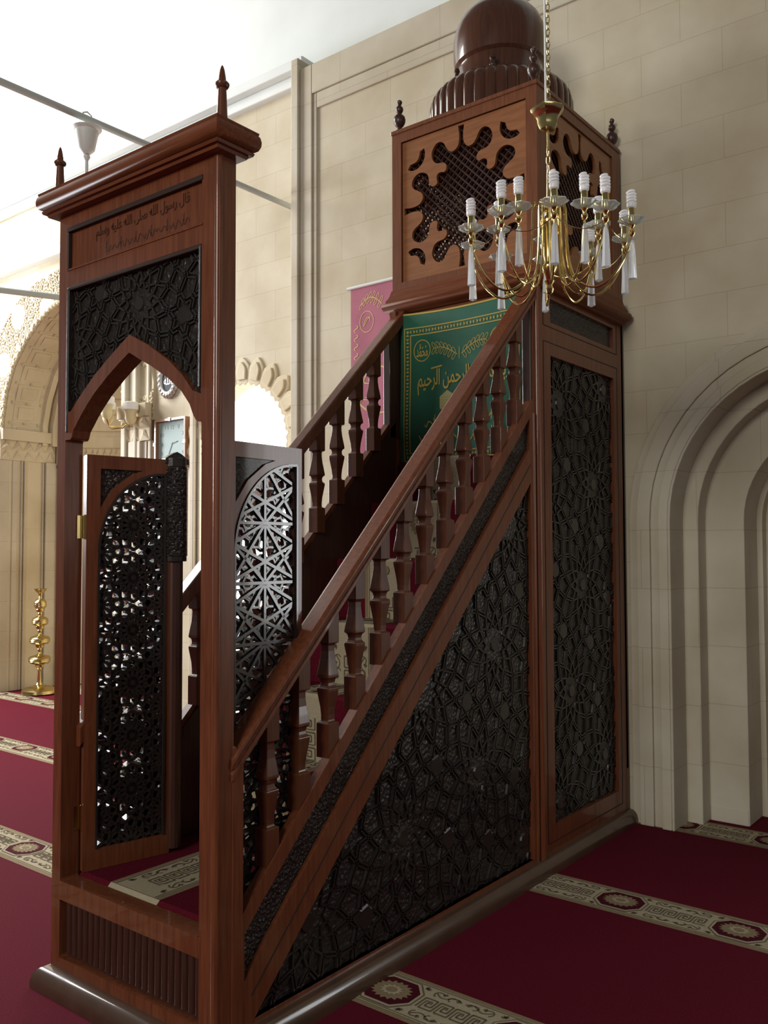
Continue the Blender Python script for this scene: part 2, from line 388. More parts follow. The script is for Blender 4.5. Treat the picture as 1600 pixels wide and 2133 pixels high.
# left bay wall with scalloped window
lx0, lx1, lz0 = -3.99, -2.90, .95; lxc = (lx0 + lx1) / 2; lr = (lx1 - lx0) / 2; lzs = 2.42
MX, MR = -6.18, 1.13                     # mihrab axis and half width
half = [(-1.13, 0), (-1.13, 2.98), (-1.05, 3.30), (-.90, 3.58), (-.68, 3.80), (-.42, 3.98), (-.18, 4.09)]
mouth = [(MX + a, z) for a, z in half] + [(MX, 4.13)] + [(MX - a, z) for a, z in half[::-1]]
whole = [(lx0, lz0)] + arc(lxc, lzs, lr, pi, 0, 24) + [(lx1, lz0)]
out = [(-14, 0)] + mouth + [(XP + .05, 0), (XP + .05, 5.42), (-14, 5.42)]
b = MB(); b.plate(out, [whole], XZ(YL), 0, -.3, STONE); struct(b.build('wall_left_bay'))
b = MB(); b.box((-14, YL - .13, 5.36), (XP - .03, YL + .3, 5.44), PLASTER); b.box((-14, YL - .06, 5.27), (XP - .03, YL + .02, 5.36), PLASTER)
b.box((-14, YL - .10, 4.60), (-5.05, YL + .01, 4.68), PLASTER)
struct(b.build('trim_6', bevel=.01))
b = MB(); b.box((lx0 - .03, YL + .2, lz0 - .03), (lx1 + .03, YL + .22, lzs + lr + .05), PANE)
w1 = struct(b.build('window_1'))
# carved flame cresting around the bay window
b = MB(); nt = 13
for i in range(nt):
    a = pi - pi * i / (nt - 1); dr = Vector((cos(a), sin(a))); tg = Vector((-sin(a), cos(a)))
    def q(u, v, t=1.0): p = Vector((lxc, lzs)) + dr * (lr - .01 + v) + tg * u * (1 + 1.15 * v / lr); return (p.x, p.y)
    w = .073
    tooth = [(-w, 0), (-w * .98, .09), (-w * .86, .135), (-w * .45, .18), (0, .215), (w * .45, .18), (w * .86, .135), (w * .98, .09), (w, 0), (w * .5, -.03), (0, -.012), (-w * .5, -.03)]
    b.prism([q(*p) for p in tooth], XZ(YL), -.01, .018, CARVED)
    inner = [(u * .62, .02 + v * .72) for u, v in tooth[:9]]
    b.prism([q(*p) for p in inner], XZ(YL), .018, .034, CARVED)
struct(b.build('trim_7', bevel=.006))
# bay pilasters beside the clock
b = MB()
for x0, x1, d in ((-5.02, -4.95, .10), (-4.95, -4.86, .06), (-4.84, -4.80, .09), (-4.70, -4.66, .05), (-4.06, -4.0, .07), (-3.99, -3.96, .04)):
    b.box((x0, YL - d, 0), (x1, YL + .01, 5.27), STONE2)
b.box((-4.80, YL - .04, 2.95), (-4.66, YL + .01, 2.99), STONE2)
struct(b.build('trim_8', bevel=.012))

# ------------------------------------------------------------------ mihrab (carved prayer niche)
mih = thing('mihrab', (MX, YL, 0), 'tall cream stone prayer niche with carved arch, far left behind the pulpit gate', 'prayer niche')
b = MB()   # front band with raised geometric strapwork
bo = [(MX - 1.56, 2.75)] + [(MX - 1.56, 3.1), (MX - 1.44, 3.55), (MX - 1.2, 3.95), (MX - .85, 4.25), (MX - .45, 4.41), (MX, 4.47)]
bo = bo + [(2 * MX - x, z) for x, z in bo[::-1][1:]]
bi = [p for p in mouth if p[1] > 2.6]; bi = [(MX - 1.13, 2.75)] + bi + [(MX + 1.13, 2.75)]
band = bo + bi[::-1]
b.prism(band, XZ(YL), -.01, .03, CARVED)
girih(b, band, XZ(YL), .12, .03, .044, CARVED, w=.018, gap=.016, ox=.03, plates=False)
for t in range(2, 44):   # bead edge
    a = t / 45 * (len(bi) - 1); i = min(int(a), len(bi) - 2); f = a - i
    x = bi[i][0] * (1 - f) + bi[i + 1][0] * f; z = bi[i][1] * (1 - f) + bi[i + 1][1] * f
    b.lathe([(.004, -.03), (.022, -.02), (.03, 0), (.022, .02), (.004, .03)], (x, YL - .03, z), CARVED, 8)
b.build('carved_arch_band', mih, bevel=.004)
b = MB()   # deep soffit with coffers
DEP = .62
for i in range(len(mouth) - 1):
    p, q = [(MX + (P0[0] - MX) * .996, P0[1] - (.004 if P0[1] > 3 else 0)) for P0 in (mouth[i], mouth[i + 1])]
    b.add([(p[0], YL - .0, p[1]), (q[0], YL - .0, q[1]), (q[0], YL + DEP, q[1]), (p[0], YL + DEP, p[1])], [(0, 1, 2, 3)], CARVED)
def along(t):
    pts = bi; Ls = [sqrt((pts[i + 1][0] - pts[i][0]) ** 2 + (pts[i + 1][1] - pts[i][1]) ** 2) for i in range(len(pts) - 1)]; T = t * sum(Ls)
    for i, l in enumerate(Ls):
        if T <= l: break
        T -= l
    f = min(T / Ls[i], 1); p = Vector(pts[i]); q = Vector(pts[i + 1]); d = (q - p).normalized()
    return p + (q - p) * f, Vector((d.y, -d.x))
NC = 17
for k in range(NC):
    t0, t1 = (k + .07) / NC, (k + .93) / NC
    for (y0, y1, h) in ((.09, .37, .012), (.14, .32, .024)):
        s_ = .0 if h < .02 else .008
        p, n = along(t0 + s_); q, n2 = along(t1 - s_)
        vs = [(p.x, YL + y0, p.y), (q.x, YL + y0, q.y), (q.x, YL + y1, q.y), (p.x, YL + y1, p.y)]
        vs += [(v[0] + nn_.x * h, v[1], v[2] + nn_.y * h) for v, nn_ in zip(vs, (n, n2, n2, n))]
        b.add(vs, [(4, 5, 6, 7), (0, 1, 5, 4), (1, 2, 6, 5), (2, 3, 7, 6), (3, 0, 4, 7)], CARVED)
    if k:
        p, n = along(k / NC)
        b.lathe([(.003, -.012), (.014, -.006), (.014, .006), (.003, .012)], (p.x + n.x * .018, YL + .23, p.y + n.y * .018), CARVED, 8)
    for yy in (.06, .40):
        p, n = along((k + 0.0) / NC)
        b.lathe([(.004, -.02), (.02, 0), (.004, .02)], (p.x + n.x * .01, YL + yy, p.y + n.y * .01), CARVED, 8)
for y0, y1, h in ((.44, .50, .05), (.54, .62, .09)):
    ip = [(MX + (x - MX) * (1 - h / 1.1), z - h * (1 if z > 3 else 0)) for x, z in bi]
    b.prism(bi + ip[::-1], lambda a, c, d: Vector((a, YL + d, c)), y0, y1, CARVED)
b.build('coffered_soffit', mih)
b = MB()   # apse wall: half-round back with bands
def apse(r0, z0, z1, m, e=0):
    pts = [(MX + r0 * cos(a), YL + DEP + r0 * .75 * sin(a)) for a in [pi * i / 24 for i in range(25)]]
    po = [(MX + (r0 + .1) * cos(a), YL + DEP + (r0 + .1) * .75 * sin(a)) for a in [pi * i / 24 for i in range(25)]]
    b.prism(pts + po[::-1], XY(0), z0, z1, m)
apse(1.04, 0, 2.55, CARVED); apse(.98, 2.50, 2.54, CARVED)
for i in range(1, 9):
    a = i / 9 * pi / 2; r = 1.0 * cos(a * .55 + .0) ; apse(max(.25, 1.0 * cos(i / 9 * 1.35)), 2.55 + 1.35 * sin((i - 1) / 9 * 1.35), 2.55 + 1.35 * sin(i / 9 * 1.35) + .02, CARVED)
apse(.98, 2.86, 2.92, CARVED); apse(.94, 3.08, 3.13, CARVED)
b.build('niche_apse', mih)
for sg in (-1, 1):   # jambs: panelled sides
    b = MB(); X0 = MX + sg * 1.13
    for y0, y1, h in ((.10, .16, .02), (.20, .215, .035), (.235, .25, .035), (.46, .475, .035), (.49, .62, .05)):
        b.box((X0 + sg * .02, YL + y0, 0), (X0 - sg * h, YL + y1, 2.56), STONE2)
    b.box((X0 + sg * .30, YL + .06, 0), (X0 - sg * .004, YL + DEP + .05, 2.97), STONE2)
    b.box((X0 + sg * .42, YL - .05, 0), (X0 - sg * .008, YL + .07, 2.56), STONE2)
    b.box((X0 + sg * .3, YL - .08, 0), (X0 + sg * .12, YL + .0, 2.56), STONE2)
    b.build('panelled_jamb', mih, bevel=.01)
b = MB()   # capital frieze with rows of triangles
def frieze(p0, p1, z0, z1, nrm):
    p0, p1 = Vector(p0), Vector(p1); L = (p1 - p0).length; n = max(3, int(L / .115)); N = Vector(nrm)
    P = [p0, p1, p1 + N * .07, p0 + N * .07]
    b.prism([(q.x, q.y) for q in P], XY(0), z1, z1 + .12, CARVED)
    P = [p0, p1, p1 + N * .02, p0 + N * .02]
    b.prism([(q.x, q.y) for q in P], XY(0), z0, z1, CARVED)
    for row in range(2):
        za, zb = z0 + (z1 - z0) * row / 2, z0 + (z1 - z0) * (row + 1) / 2; e = .02 + .022 * row
        for k in range(n):
            a, c = p0.lerp(p1, k / n), p0.lerp(p1, (k + 1) / n); mdd = p0.lerp(p1, (k + .5) / n)
            vs = [(a.x + N.x * .02, a.y + N.y * .02, za), (c.x + N.x * .02, c.y + N.y * .02, za), (mdd.x + N.x * .03, mdd.y + N.y * .03, zb), (mdd.x + N.x * (e + .022), mdd.y + N.y * (e + .022), (za + zb) / 2)]
            b.add(vs, [(0, 1, 3), (1, 2, 3), (2, 0, 3), (0, 2, 1)], CARVED)
for sg in (-1, 1):
    X0 = MX + sg * 1.13
    frieze((X0, YL - .05), (X0, YL + DEP), 2.56, 2.78, (-sg, 0))
    frieze((X0 + sg * .43, YL - .05), (X0, YL - .05), 2.56, 2.78, (0, -1))
for i in range(12):
    a0, a1 = pi * i / 12, pi * (i + 1) / 12
    p = (MX + 1.03 * cos(a0), YL + DEP + .77 * sin(a0)); q = (MX + 1.03 * cos(a1), YL + DEP + .77 * sin(a1)); am = (a0 + a1) / 2
    frieze(p, q, 2.52, 2.76, (-cos(am), -sin(am)))
b.build('triangle_frieze', mih)

# ------------------------------------------------------------------ patterned carpet bands
def scroll(c0, c1, s, n=16): # S curl pair, returns polyline
    out = []
    for i in range(n + 1):
        t = i / n; a = -pi * .6 + t * pi * 2.3; r = .022 * (1 - .55 * t)
        out.append((c0 + s * r * cos(a), c1 + r * sin(a)))
    return out
def band_pattern(mb, mp, a0, a1, phase=0.0, e=.0012, W=.27, dens=None):
    """mp(a, b, d): a along the band, b across (-W/2..W/2)"""
    h = W / 2; nseg = dens or 1
    def strip(b0, b1, d, m):
        k = max(1, int((a1 - a0) / .03)) if dens else 1
        for i in range(k):
            x, y = a0 + (a1 - a0) * i / k, a0 + (a1 - a0) * (i + 1) / k
            mb.add([mp(x, b0, d), mp(y, b0, d), mp(y, b1, d), mp(x, b1, d)], [(0, 1, 2, 3)], m)
    strip(-h, h, e, TAN); strip(-h + .022, h - .022, 2 * e, CREAM)
    for sg in (-1, 1): strip(sg * .108, sg * .104, 3 * e, TAUPE)
    P = .502; i0 = math.floor((a0 - phase) / P) - 1; i1 = math.ceil((a1 - phase) / P) + 1
    def ok(pts): return all(a0 <= p[0] <= a1 for p in pts)
    def ln(pts, w, m, d=3 * e):
        for p, q in zip(pts, pts[1:]):
            if ok((p, q)): mb.line2d([p, q], w, mp, d, m)
    def poly(pts, m, d):
        if ok(pts): mb.add([mp(p[0], p[1], d) for p in pts], [list(range(len(pts)))], m)
    for i in range(i0, i1 + 1):
        c = phase + i * P
        octo = lambda rx, ry: [(c + rx * x, ry * y) for x, y in ((-1, -.42), (-.55, -1), (.55, -1), (1, -.42), (1, .42), (.55, 1), (-.55, 1), (-1, .42))]
        poly(octo(.112, .100), TAUPE, 3 * e); poly(octo(.107, .094), CREAM, 3.5 * e)
        poly(octo(.098, .084), MAROON, 4 * e)
        fl = []
        for k in range(36):
            a = 2 * pi * k / 36; r = 1 if k % 2 else .80; fl.append((c + .080 * r * cos(a), .066 * r * sin(a)))
        poly(fl, TAN, 5 * e)
        poly([(c + .045 * (1 if k % 2 else .7) * cos(2 * pi * k / 24), .036 * (1 if k % 2 else .7) * sin(2 * pi * k / 24)) for k in range(24)], CREAM, 6 * e)
        poly([(c + .022 * cos(2 * pi * k / 12), .018 * sin(2 * pi * k / 12)) for k in range(12)], TAN, 7 * e)
        for sx in (-1, 1):
            for sy in (-1, 1):   # corner leaves
                for k in range(3):
                    a = atan2(sy, sx) + (k - 1) * .6; x0, y0 = c + sx * .088, sy * .080
                    poly([(x0, y0), (x0 + .014 * cos(a + .5), y0 + .014 * sin(a + .5)), (x0 + .026 * cos(a), y0 + .026 * sin(a) * .8), (x0 + .014 * cos(a - .5), y0 + .014 * sin(a - .5))], TAUPE, 3 * e)
        g0 = c + .125; g1 = c + P - .125; n = 4; w = (g1 - g0) / n
        for k in range(n):      # key meander
            x = g0 + k * w; q = w / 5
            ln([(x, -.034), (x, .034), (x + 4 * q, .034), (x + 4 * q, -.014), (x + 2 * q, -.014), (x + 2 * q, .010), (x + 2.6 * q, .010)], .0075, TAUPE)
            ln([(x + 1 * q, -.034), (x + 1 * q, .018), (x + 3 * q, .018), (x + 3 * q, .000)], .0055, TAUPE)
            ln([(x + q, -.034), (x + w, -.034)], .0075, TAUPE)
        for sy in (-1, 1):      # scrolls
            m0 = (g0 + g1) / 2
            for sx in (-1, 1):
                f = lambda u, v: (m0 + sx * u, sy * (.074 + v))
                cur = [f(.008 + .105 * t / 20, .012 * sin(t / 20 * pi * 2.2)) for t in range(21)]
                ln(cur, .0055, TAUPE)
                ln([f(.100 + .018 * cos(-1.2 + t * .42), .000 + .018 * sin(-1.2 + t * .42)) for t in range(11)], .0055, TAUPE)
                ln([f(.045 + .014 * cos(2.2 - t * .42), -.002 + .014 * sin(2.2 - t * .42)) for t in range(10)], .005, TAUPE)
                poly([f(.012, 0), f(.022, .012), f(.034, .006), f(.022, -.008)], TAUPE, 3 * e)
                poly([f(.070, .012), f(.080, .024), f(.088, .012), f(.080, .004)], TAUPE, 3 * e)
b = MB(); b.add([(-15, -10, 0), (8.9, -10, 0), (8.9, 3.75, 0), (-15, 3.75, 0)], [(0, 1, 2, 3)], CARP)
b.add([(-15, -10, -.011), (8.9, -10, -.011), (8.9, 3.75, -.011), (-15, 3.75, -.011)], [(3, 2, 1, 0)], CARP)
for yc, ph, rot in ((.705, .12, 0), (1.945, .43, 0), (3.19, .75, 0), (-.53, .3, 0)):
    band_pattern(b, lambda a, c, d, yc=yc: Vector((a, yc + c, d)), .0, 4.2, ph)
    band_pattern(b, lambda a, c, d, yc=yc: Vector((a, yc + c + .03 * min(1, (-.9 - a) / 3), d)), -8.5, -.8, ph + .1)
tag(b.build('carpet'), 'wall-to-wall crimson carpet with cream medallion bands running under the wooden pulpit', 'carpet')

# ------------------------------------------------------------------ MINBAR
OR = Vector((-.436, 1.5, 0))
mb_ = thing('minbar', OR, 'tall carved dark wooden pulpit with gate, staircase and domed canopy', 'pulpit')
SL = .986
W0 = -.872
def pt(name, b, **k): return b.build(name, mb_, **k)
# plinth
b = MB()
def roundplinth(x0, x1, y0, y1):
    prof = [(0, 0), (.0, .022), (.006, .045), (.018, .062), (.034, .070), (.05, .072)]
    for e, z0 in [(prof[i], i) for i in range(len(prof) - 1)]:
        pass
    vs = []; fs = []
    for d, z in prof:
        vs += [(x0 + d, y0 + d, z), (x1 - d, y0 + d, z), (x1 - d, y1, z), (x0 + d, y1, z)]
    n = len(prof)
    for i in range(n - 1):
        for k in range(4): fs.append((i * 4 + k, i * 4 + (k + 1) % 4, i * 4 + 4 + (k + 1) % 4, i * 4 + 4 + k))
    fs.append([4 * (n - 1) + k for k in range(4)]); fs.append((3, 2, 1, 0))
    b.add(vs, fs, PLINTH)
roundplinth(W0 - .04, .05, -.058, 3.075)
pt('plinth', b, smooth=True)
# gate frame: posts, header, arch, lower rail as one joined frame with openings
XL, XR = -.821, -.072
archi = [(-.782, 1.95), (-.772, 1.975), (-.748, 2.0), (-.726, 2.024), (-.687, 2.06), (-.646, 2.094), (-.567, 2.146), (-.51, 2.178), (-.446, 2.211)]
archi_r = [(-.385, 2.178), (-.326, 2.149), (-.238, 2.098), (-.171, 2.048), (-.131, 2.003), (-.112, 1.965), (-.10, 1.95)]
archo = [(XL + .005, 2.045), (-.79, 2.045), (-.728, 2.098), (-.647, 2.158), (-.56, 2.210), (-.50, 2.243), (-.446, 2.272)]
archo_r = [(-.344, 2.222), (-.239, 2.158), (-.165, 2.098), (-.118, 2.045), (XR - .005, 2.03)]
opening = [(XL, .374), (XL, 1.943), (-.790, 1.943)] + archi + archi_r + [(-.086, 1.943), (XR, 1.943), (XR, .374)]
spand = [(XL + .005, 2.503)] + [(XR - .005, 2.503)] + archo_r[::-1] + archo[::-1]
b = MB()
outl = [(W0, .06), (0, .06), (0, 2.80), (W0, 2.80)]
b.plate(outl, [opening, spand, [(XL + .005, 2.564), (XR - .005, 2.564), (XR - .005, 2.72), (XL + .005, 2.72)], [(XL, .109), (XR, .109), (XR, .3095), (XL, .3095)]], XZ(0), -.072, 0, WOOD)
pt('gate_frame', b, bevel=.007)
b = MB(); b.tube([(-.010, .010, .075), (-.010, .010, 2.775)], .0132, WOOD, 16); pt('corner_bead', b, smooth=True)
b = MB()      # posts' inner lining and dark edge mouldings
b.box((XL + .004, -.004, 1.97), (XL + .016, .03, 2.498), EBONY); b.box((XR - .016, -.004, 2.05), (XR - .008, .03, 2.498), EBONY)
b.box((XL + .004, -.003, 2.488), (XR - .006, .03, 2.502), GROOVE)
pt('panel_moulding', b, bevel=.003)
b = MB(); b.prism(spand, XZ(0), -.05, -.022, GROUND)
girih(b, spand, XZ(0), .088, -.022, -.0135, STRAP, w=.008, gap=.005, ox=.03, oy=.11, rot=.2)
o_sp = pt('carved_spandrel', b); o_sp['label'] = 'near-black geometric carving'
b = MB()      # inscription panel
b.box((XL - .002, .012, 2.56), (XR + .002, .03, 2.724), ORANGE if False else WOOD)
for z0, z1, x0, x1 in ((2.706, 2.722, XL, XR), (2.562, 2.568, XL, XR)): b.box((x0, -.003, z0), (x1, .02, z1), GROOVE if z0 > 2.6 else WOOD)
b.box((XL + .002, -.003, 2.566), (XL + .012, .02, 2.70), GROOVE)
T1 = shape_ar('قال رسول الله صلى الله عليه وسلم')
CARVT = mat('inscription_stain', (.075, .024, .012), .5)
b.text(T1, XZ(.012), -.66, -.15, 2.640, 2.692, 0, .0025, CARVT)
for k in range(16):    # second line is worn beyond reading: loose pen strokes
    x = -.60 + k * .028; a = R.uniform(0, 6); h = R.uniform(.008, .02)
    b.line2d([(x + t * .004, 2.600 + h * sin(a + t * .8) * .8) for t in range(9)], [.001, .003, .0045, .005, .005, .0045, .004, .003, .001], XZ(.012), .0015, CARVT)
    if k % 3 == 0: b.line2d([(x, 2.59), (x + .002, 2.628)], .0035, XZ(.012), .0015, CARVT)
o_ = pt('inscription_panel', b)
b = MB()      # fluted lower panel
n = 22
for k in range(n):
    x0 = XL + .01 + k * (XR - XL - .02) / n; w = (XR - XL - .02) / n
    b.prism([(x0 + w * .5 + w * .42 * cos(a), .030 - .016 * sin(a)) for a in [pi * i / 6 for i in range(7)]], lambda p, q, d: Vector((p, q, d)), .125, .30, DARKR)
b.box((XL - .002, .028, .105), (XR + .002, .05, .312), DARKR)
pt('fluted_panel', b, smooth=True)
# cornice
b = MB()
def cornice(mb, x0, x1, y0, y1, prof, m):
    # prof: list of (offset outwards, z); back side too
    vs = []; fs = []
    for d, z in prof: vs += [(x0 - d, y0 - d, z), (x1 + d, y0 - d, z), (x1 + d, y1 + d, z), (x0 - d, y1 + d, z)]
    n = len(prof)
    for i in range(n - 1):
        for k in range(4): fs.append((i * 4 + k, i * 4 + (k + 1) % 4, i * 4 + 4 + (k + 1) % 4, i * 4 + 4 + k))
    fs.append([4 * (n - 1) + k for k in range(4)]); fs.append((3, 2, 1, 0)); mb.add(vs, fs, m)
cornice(b, W0, 0, 0, .06, [(.0, 2.768), (.030, 2.770), (.034, 2.779), (.044, 2.781), (.048, 2.790), (.043, 2.793), (.056, 2.800), (.062, 2.814), (.063, 2.828), (.060, 2.843), (.056, 2.848), (.058, 2.856)], WOODX)
pt('gate_cornice', b, smooth=True, sharp=50)
fin = [(.018, 0), (.0155, .05), (.013, .108), (.013, .110), (.018, .113), (.0215, .119), (.0225, .125), (.018, .131), (.0125, .134), (.0105, .15), (.0075, .168), (.004, .180), (.0008, .185)]
b = MB(); b.lathe(fin, (0, 0, 0), BALW, 20); f0 = b.build('gate_finial', mb_, smooth=True, off=(0, 0, 0))
f0.location = Vector((.022, -.006, 2.852)) - OR
copyp(f0, mb_, Vector((-.868, -.006, 2.852)) - OR)

# side frames (right visible, left seen from inside)
YB, YT = 2.045, 3.068
def sideframe(x0, x1, name):
    b = MB()
    out = [(.112, .06), (YT, .06), (YT, 2.84), (1.99, 2.84), (1.99, .313 + SL * 1.99), (.117, .313 + SL * .117), (.112, .42)]
    holes = [[(.120, .099 + SL * .120), (1.955, .099 + SL * 1.955), (1.955, .244 + SL * 1.955), (.120, .244 + SL * .120)],
             [(.161, .088), (1.96, .088), (1.96, -.0705 + SL * 1.96)],
             [(2.175, .20), (2.934, .20), (2.934, 2.512), (2.175, 2.512)], [(2.175, 2.68), (2.934, 2.68), (2.934, 2.80), (2.175, 2.80)]]
    b.plate(out, holes, lambda a, c, d: Vector((d, a, c)), x0, x1, WOOD); return pt(name, b, bevel=.005)
sideframe(-.038, 0, 'side_frame'); sideframe(W0, W0 + .038, 'side_frame')
b = MB()   # raised rails and joint lines
b.tube([(.0, 2.035, .07), (.0, 2.035, 2.83)], .020, WOOD, 12)
b.tube([(.0, 1.992, .07), (.0, 1.992, 2.2)], .008, WOOD, 8)
def vbar(a, c, w=.005, d=.0015):
    b.bar2d(a, c, w, lambda p, q, e: Vector((e, p, q)), -.001, d, GROOVE, 1.0)
vbar((2.10, .122), (2.98, .122)); vbar((2.10, 2.576), (2.98, 2.576)); vbar((2.10, .122), (2.10, 2.576)); vbar((2.98, .122), (2.98, 2.576))
vbar((2.10, 2.655), (2.98, 2.655)); vbar((2.98, 2.655), (2.98, 2.82)); vbar((2.10, 2.655), (2.10, 2.82))
vbar((.15, -.0705 + SL * .15 + .088), (1.96, -.0705 + SL * 1.96 + .088))
pt('divider_moulding', b, smooth=True)
YZp = lambda a, c, d: Vector((d, a, c))
b = MB(); tri = [(.161, .088), (1.96, .088), (1.96, -.0705 + SL * 1.96)]
b.prism([(.14, .07), (1.975, .07), (1.975, 1.9)], YZp, -.034, -.026, GROUND)
girih(b, tri, YZp, .118, -.026, -.0165, STRAP, w=.009, gap=.005, rot=radians(15), ox=.05)
b.add([(-.0325, .161, .088), (-.0325, 1.96, .088), (-.004, 1.96, .088), (-.004, .161, .088)], [(0, 1, 2, 3)], GROOVE)
o_ = pt('carved_triangle_panel', b); o_['label'] = 'near-black geometric strapwork carving'
b = MB(); rc = [(2.175, .20), (2.934, .20), (2.934, 2.512), (2.175, 2.512)]
b.box((-.034, 2.16, .19), (-.026, 2.95, 2.53), GROUND)
girih(b, rc, YZp, .118, -.026, -.0165, STRAP, w=.009, gap=.005, rot=radians(15))
o_ = pt('carved_side_panel', b); o_['label'] = 'tall near-black geometric strapwork carving'
b = MB(); b.prism([(.115, .09 + SL * .115), (1.96, .09 + SL * 1.96), (1.96, .25 + SL * 1.96), (.115, .25 + SL * .115)], YZp, -.034, -.018, FLORAL)
o_ = pt('floral_band', b); o_['label'] = 'fine near-black floral carving'
b = MB(); b.box((-.034, 2.16, 2.66), (-.018, 2.95, 2.82), FLORAL)
o_ = pt('floral_frieze', b); o_['label'] = 'fine near-black floral carving'
b = MB(); b.box((W0 - .0, .13, .06), (W0 + .012, 3.06, .10), DARKR)
b.prism([(.13, .1), (1.98, .1), (1.98, .28 + SL * 1.98), (.13, .28 + SL * .13)], YZp, W0 + .03, W0 + .045, DARKR)
b.box((W0 + .03, 2.0, .1), (W0 + .045, 3.05, 2.0), DARKR)
pt('inner_lining', b)
# stair treads
ny = [.700, .965, 1.233, 1.500, 1.767, 2.020]; nz = [.66, .94, 1.216, 1.500, 1.784, 2.03]
XA, XB = W0 + .045, -.038
b = MB(); b.box((XA, .075, .30), (XB, ny[0] + .05, .37), DARKR)
pt('landing', b)
b = MB()
for k in range(6):
    y1 = ny[k + 1] + .03 if k < 5 else 3.04
    b.box((XA, ny[k], nz[k] - .05), (XB, y1, nz[k] - .008), DARKR)
    zb = (nz[k - 1] if k else .37) - .02
    b.box((XA, ny[k] + .008, zb), (XB, ny[k] + .03, nz[k] - .04), DARKR)
pt('staircase', b)
# balustrades: sloping handrails, newels and balusters
def handrail(xo, xi, sg):
    # profile across x (xo outer) and height z'
    prof = [(xo, -.072), (xo, -.050), (xo - sg * .006, -.046), (xo - sg * .006, -.038), (xo, -.034), (xo + sg * .004, -.018), (xo, -.004), (xo - sg * .010, 0), (xi + sg * .010, 0), (xi, -.004), (xi, -.072)]
    b = MB(); y0, y1 = .060, 2.045; n = len(prof)
    vs = [(x, y0, .848 + SL * y0 + z) for x, z in prof] + [(x, y1, .848 + SL * y1 + z) for x, z in prof]
    b.add(vs, [list(range(n))[::-1], list(range(n, 2 * n))] + [(i, (i + 1) % n, (i + 1) % n + n, i + n) for i in range(n)], WOOD)
    return pt('handrail', b, bevel=.003)
handrail(.008, -.072, 1); handrail(-.872, -.800, -1)
b = MB(); b.prism([(.066, .07), (.112, .07), (.112, .955), (.085, .932), (.075, .945), (.066, .94)], YZp, -.045, .004, WOOD); pt('newel', b, bevel=.004)
b = MB(); b.prism([(.075, .36), (.112, .36), (.112, .955), (.075, .92)], YZp, W0, W0 + .045, WOOD); pt('newel', b, bevel=.004)
b = MB(); b.prism([(1.975, .24 + SL * 1.97), (2.04, .24 + SL * 1.97), (2.04, 2.84), (1.975, 2.76)], YZp, -.05, -.004, DARKR); pt('newel', b, bevel=.004)
b = MB(); b.prism([(1.93, .24 + SL * 1.93), (2.04, .24 + SL * 1.93), (2.04, 2.84), (1.93, 2.73)], YZp, W0, W0 + .045, DARKR); pt('newel', b, bevel=.004)
H = .457; hp = [(-.03, .0285), (.088, .0285), (.091, .026), (.094, .0185), (.100, .0170), (.118, .0172), (.145, .0195), (.172, .0235), (.200, .0275), (.210, .0278), (.213, .023), (.219, .0195), (.2285, .0180)]
prof = [(r, z) for z, r in hp] + [(r, H - z) for z, r in hp[::-1][1:]]
b = MB(); b.lathe([(r * sqrt(2), z) for r, z in prof], (0, 0, 0), BALW, 4, rot=pi / 4)
bal = b.build('baluster', mb_, off=(0, 0, 0), bevel=.002)
first = True
for k in range(12):
    for x, y in ((-.036, 1.873 - .1476 * k), (-.836, 1.80 - .146 * k)):
        loc = Vector((x, y, .313 + SL * y)) - OR
        if first: bal.location = loc; first = False
        else: copyp(bal, mb_, loc)

# ---- canopy body above the stair head
b = MB()
cornice(b, W0 - .02, .02, YB, YT - .06, [(0, 2.828), (.012, 2.832), (.018, 2.845), (.038, 2.856), (.046, 2.872), (.044, 2.892), (.030, 2.902), (.030, 2.912), (.016, 2.935), (.006, 2.972), (0, 2.972)], WOODX)
pt('canopy_cornice', b, smooth=True, sharp=50)
b = MB(); b.box((W0, 2.045, 2.62), (0, 2.075, 2.84), WOODX); b.box((W0, 3.04, .3), (0, 3.068, 2.84), DARKR); b.box((W0, 2.045, .3), (W0 + .03, 2.09, 2.84), DARKR)
pt('canopy_lintel', b, bevel=.003)
bx0, bx1, by0, by1, bz0, bz1 = -.905, 0.0, 2.058, 3.062, 2.960, 3.857
# fretwork cutouts (one quadrant, mirrored four ways)
def lobes():
    q = [(.050, .96), (.032, .86), (.032, .78), (.045, .70), (.10, .645), (.155, .64), (.20, .66), (.245, .72), (.285, .80), (.345, .835), (.42, .82), (.475, .755), (.495, .68), (.47, .60), (.42, .55), (.355, .535), (.29, .53), (.245, .49), (.24, .43), (.275, .39), (.335, .41), (.385, .40)]
    def sm(P):
        for _ in range(2):
            o = [P[0]]
            for a, c in zip(P, P[1:]): o += [(a[0] * .75 + c[0] * .25, a[1] * .75 + c[1] * .25), (a[0] * .25 + c[0] * .75, a[1] * .25 + c[1] * .75)]
            o.append(P[-1]); P = o
        return P
    q = q + [(v, u) for u, v in q[::-1]]
    q = sm(q)
    full = q + [(u, -v) for u, v in q[::-1]] + [(-u, -v) for u, v in q] + [(-u, v) for u, v in q[::-1]]
    cres = []
    for su in (1, -1):
        for sv in (1, -1):
            c = []
            for i in range(15):
                a = radians(135 + 20 + 150 * i / 14) ; c.append((.79 + .19 * cos(a), .74 + .19 * sin(a)))
            for i in range(15):
                a = radians(305 - 150 * i / 14); k = .085 + .03 * (abs(i - 7) / 7) ** 4; c.append((.79 + k * cos(a), .74 + k * sin(a)))
            cres.append([(su * u, sv * v) for u, v in c])
    return full, cres
full, cres = lobes()
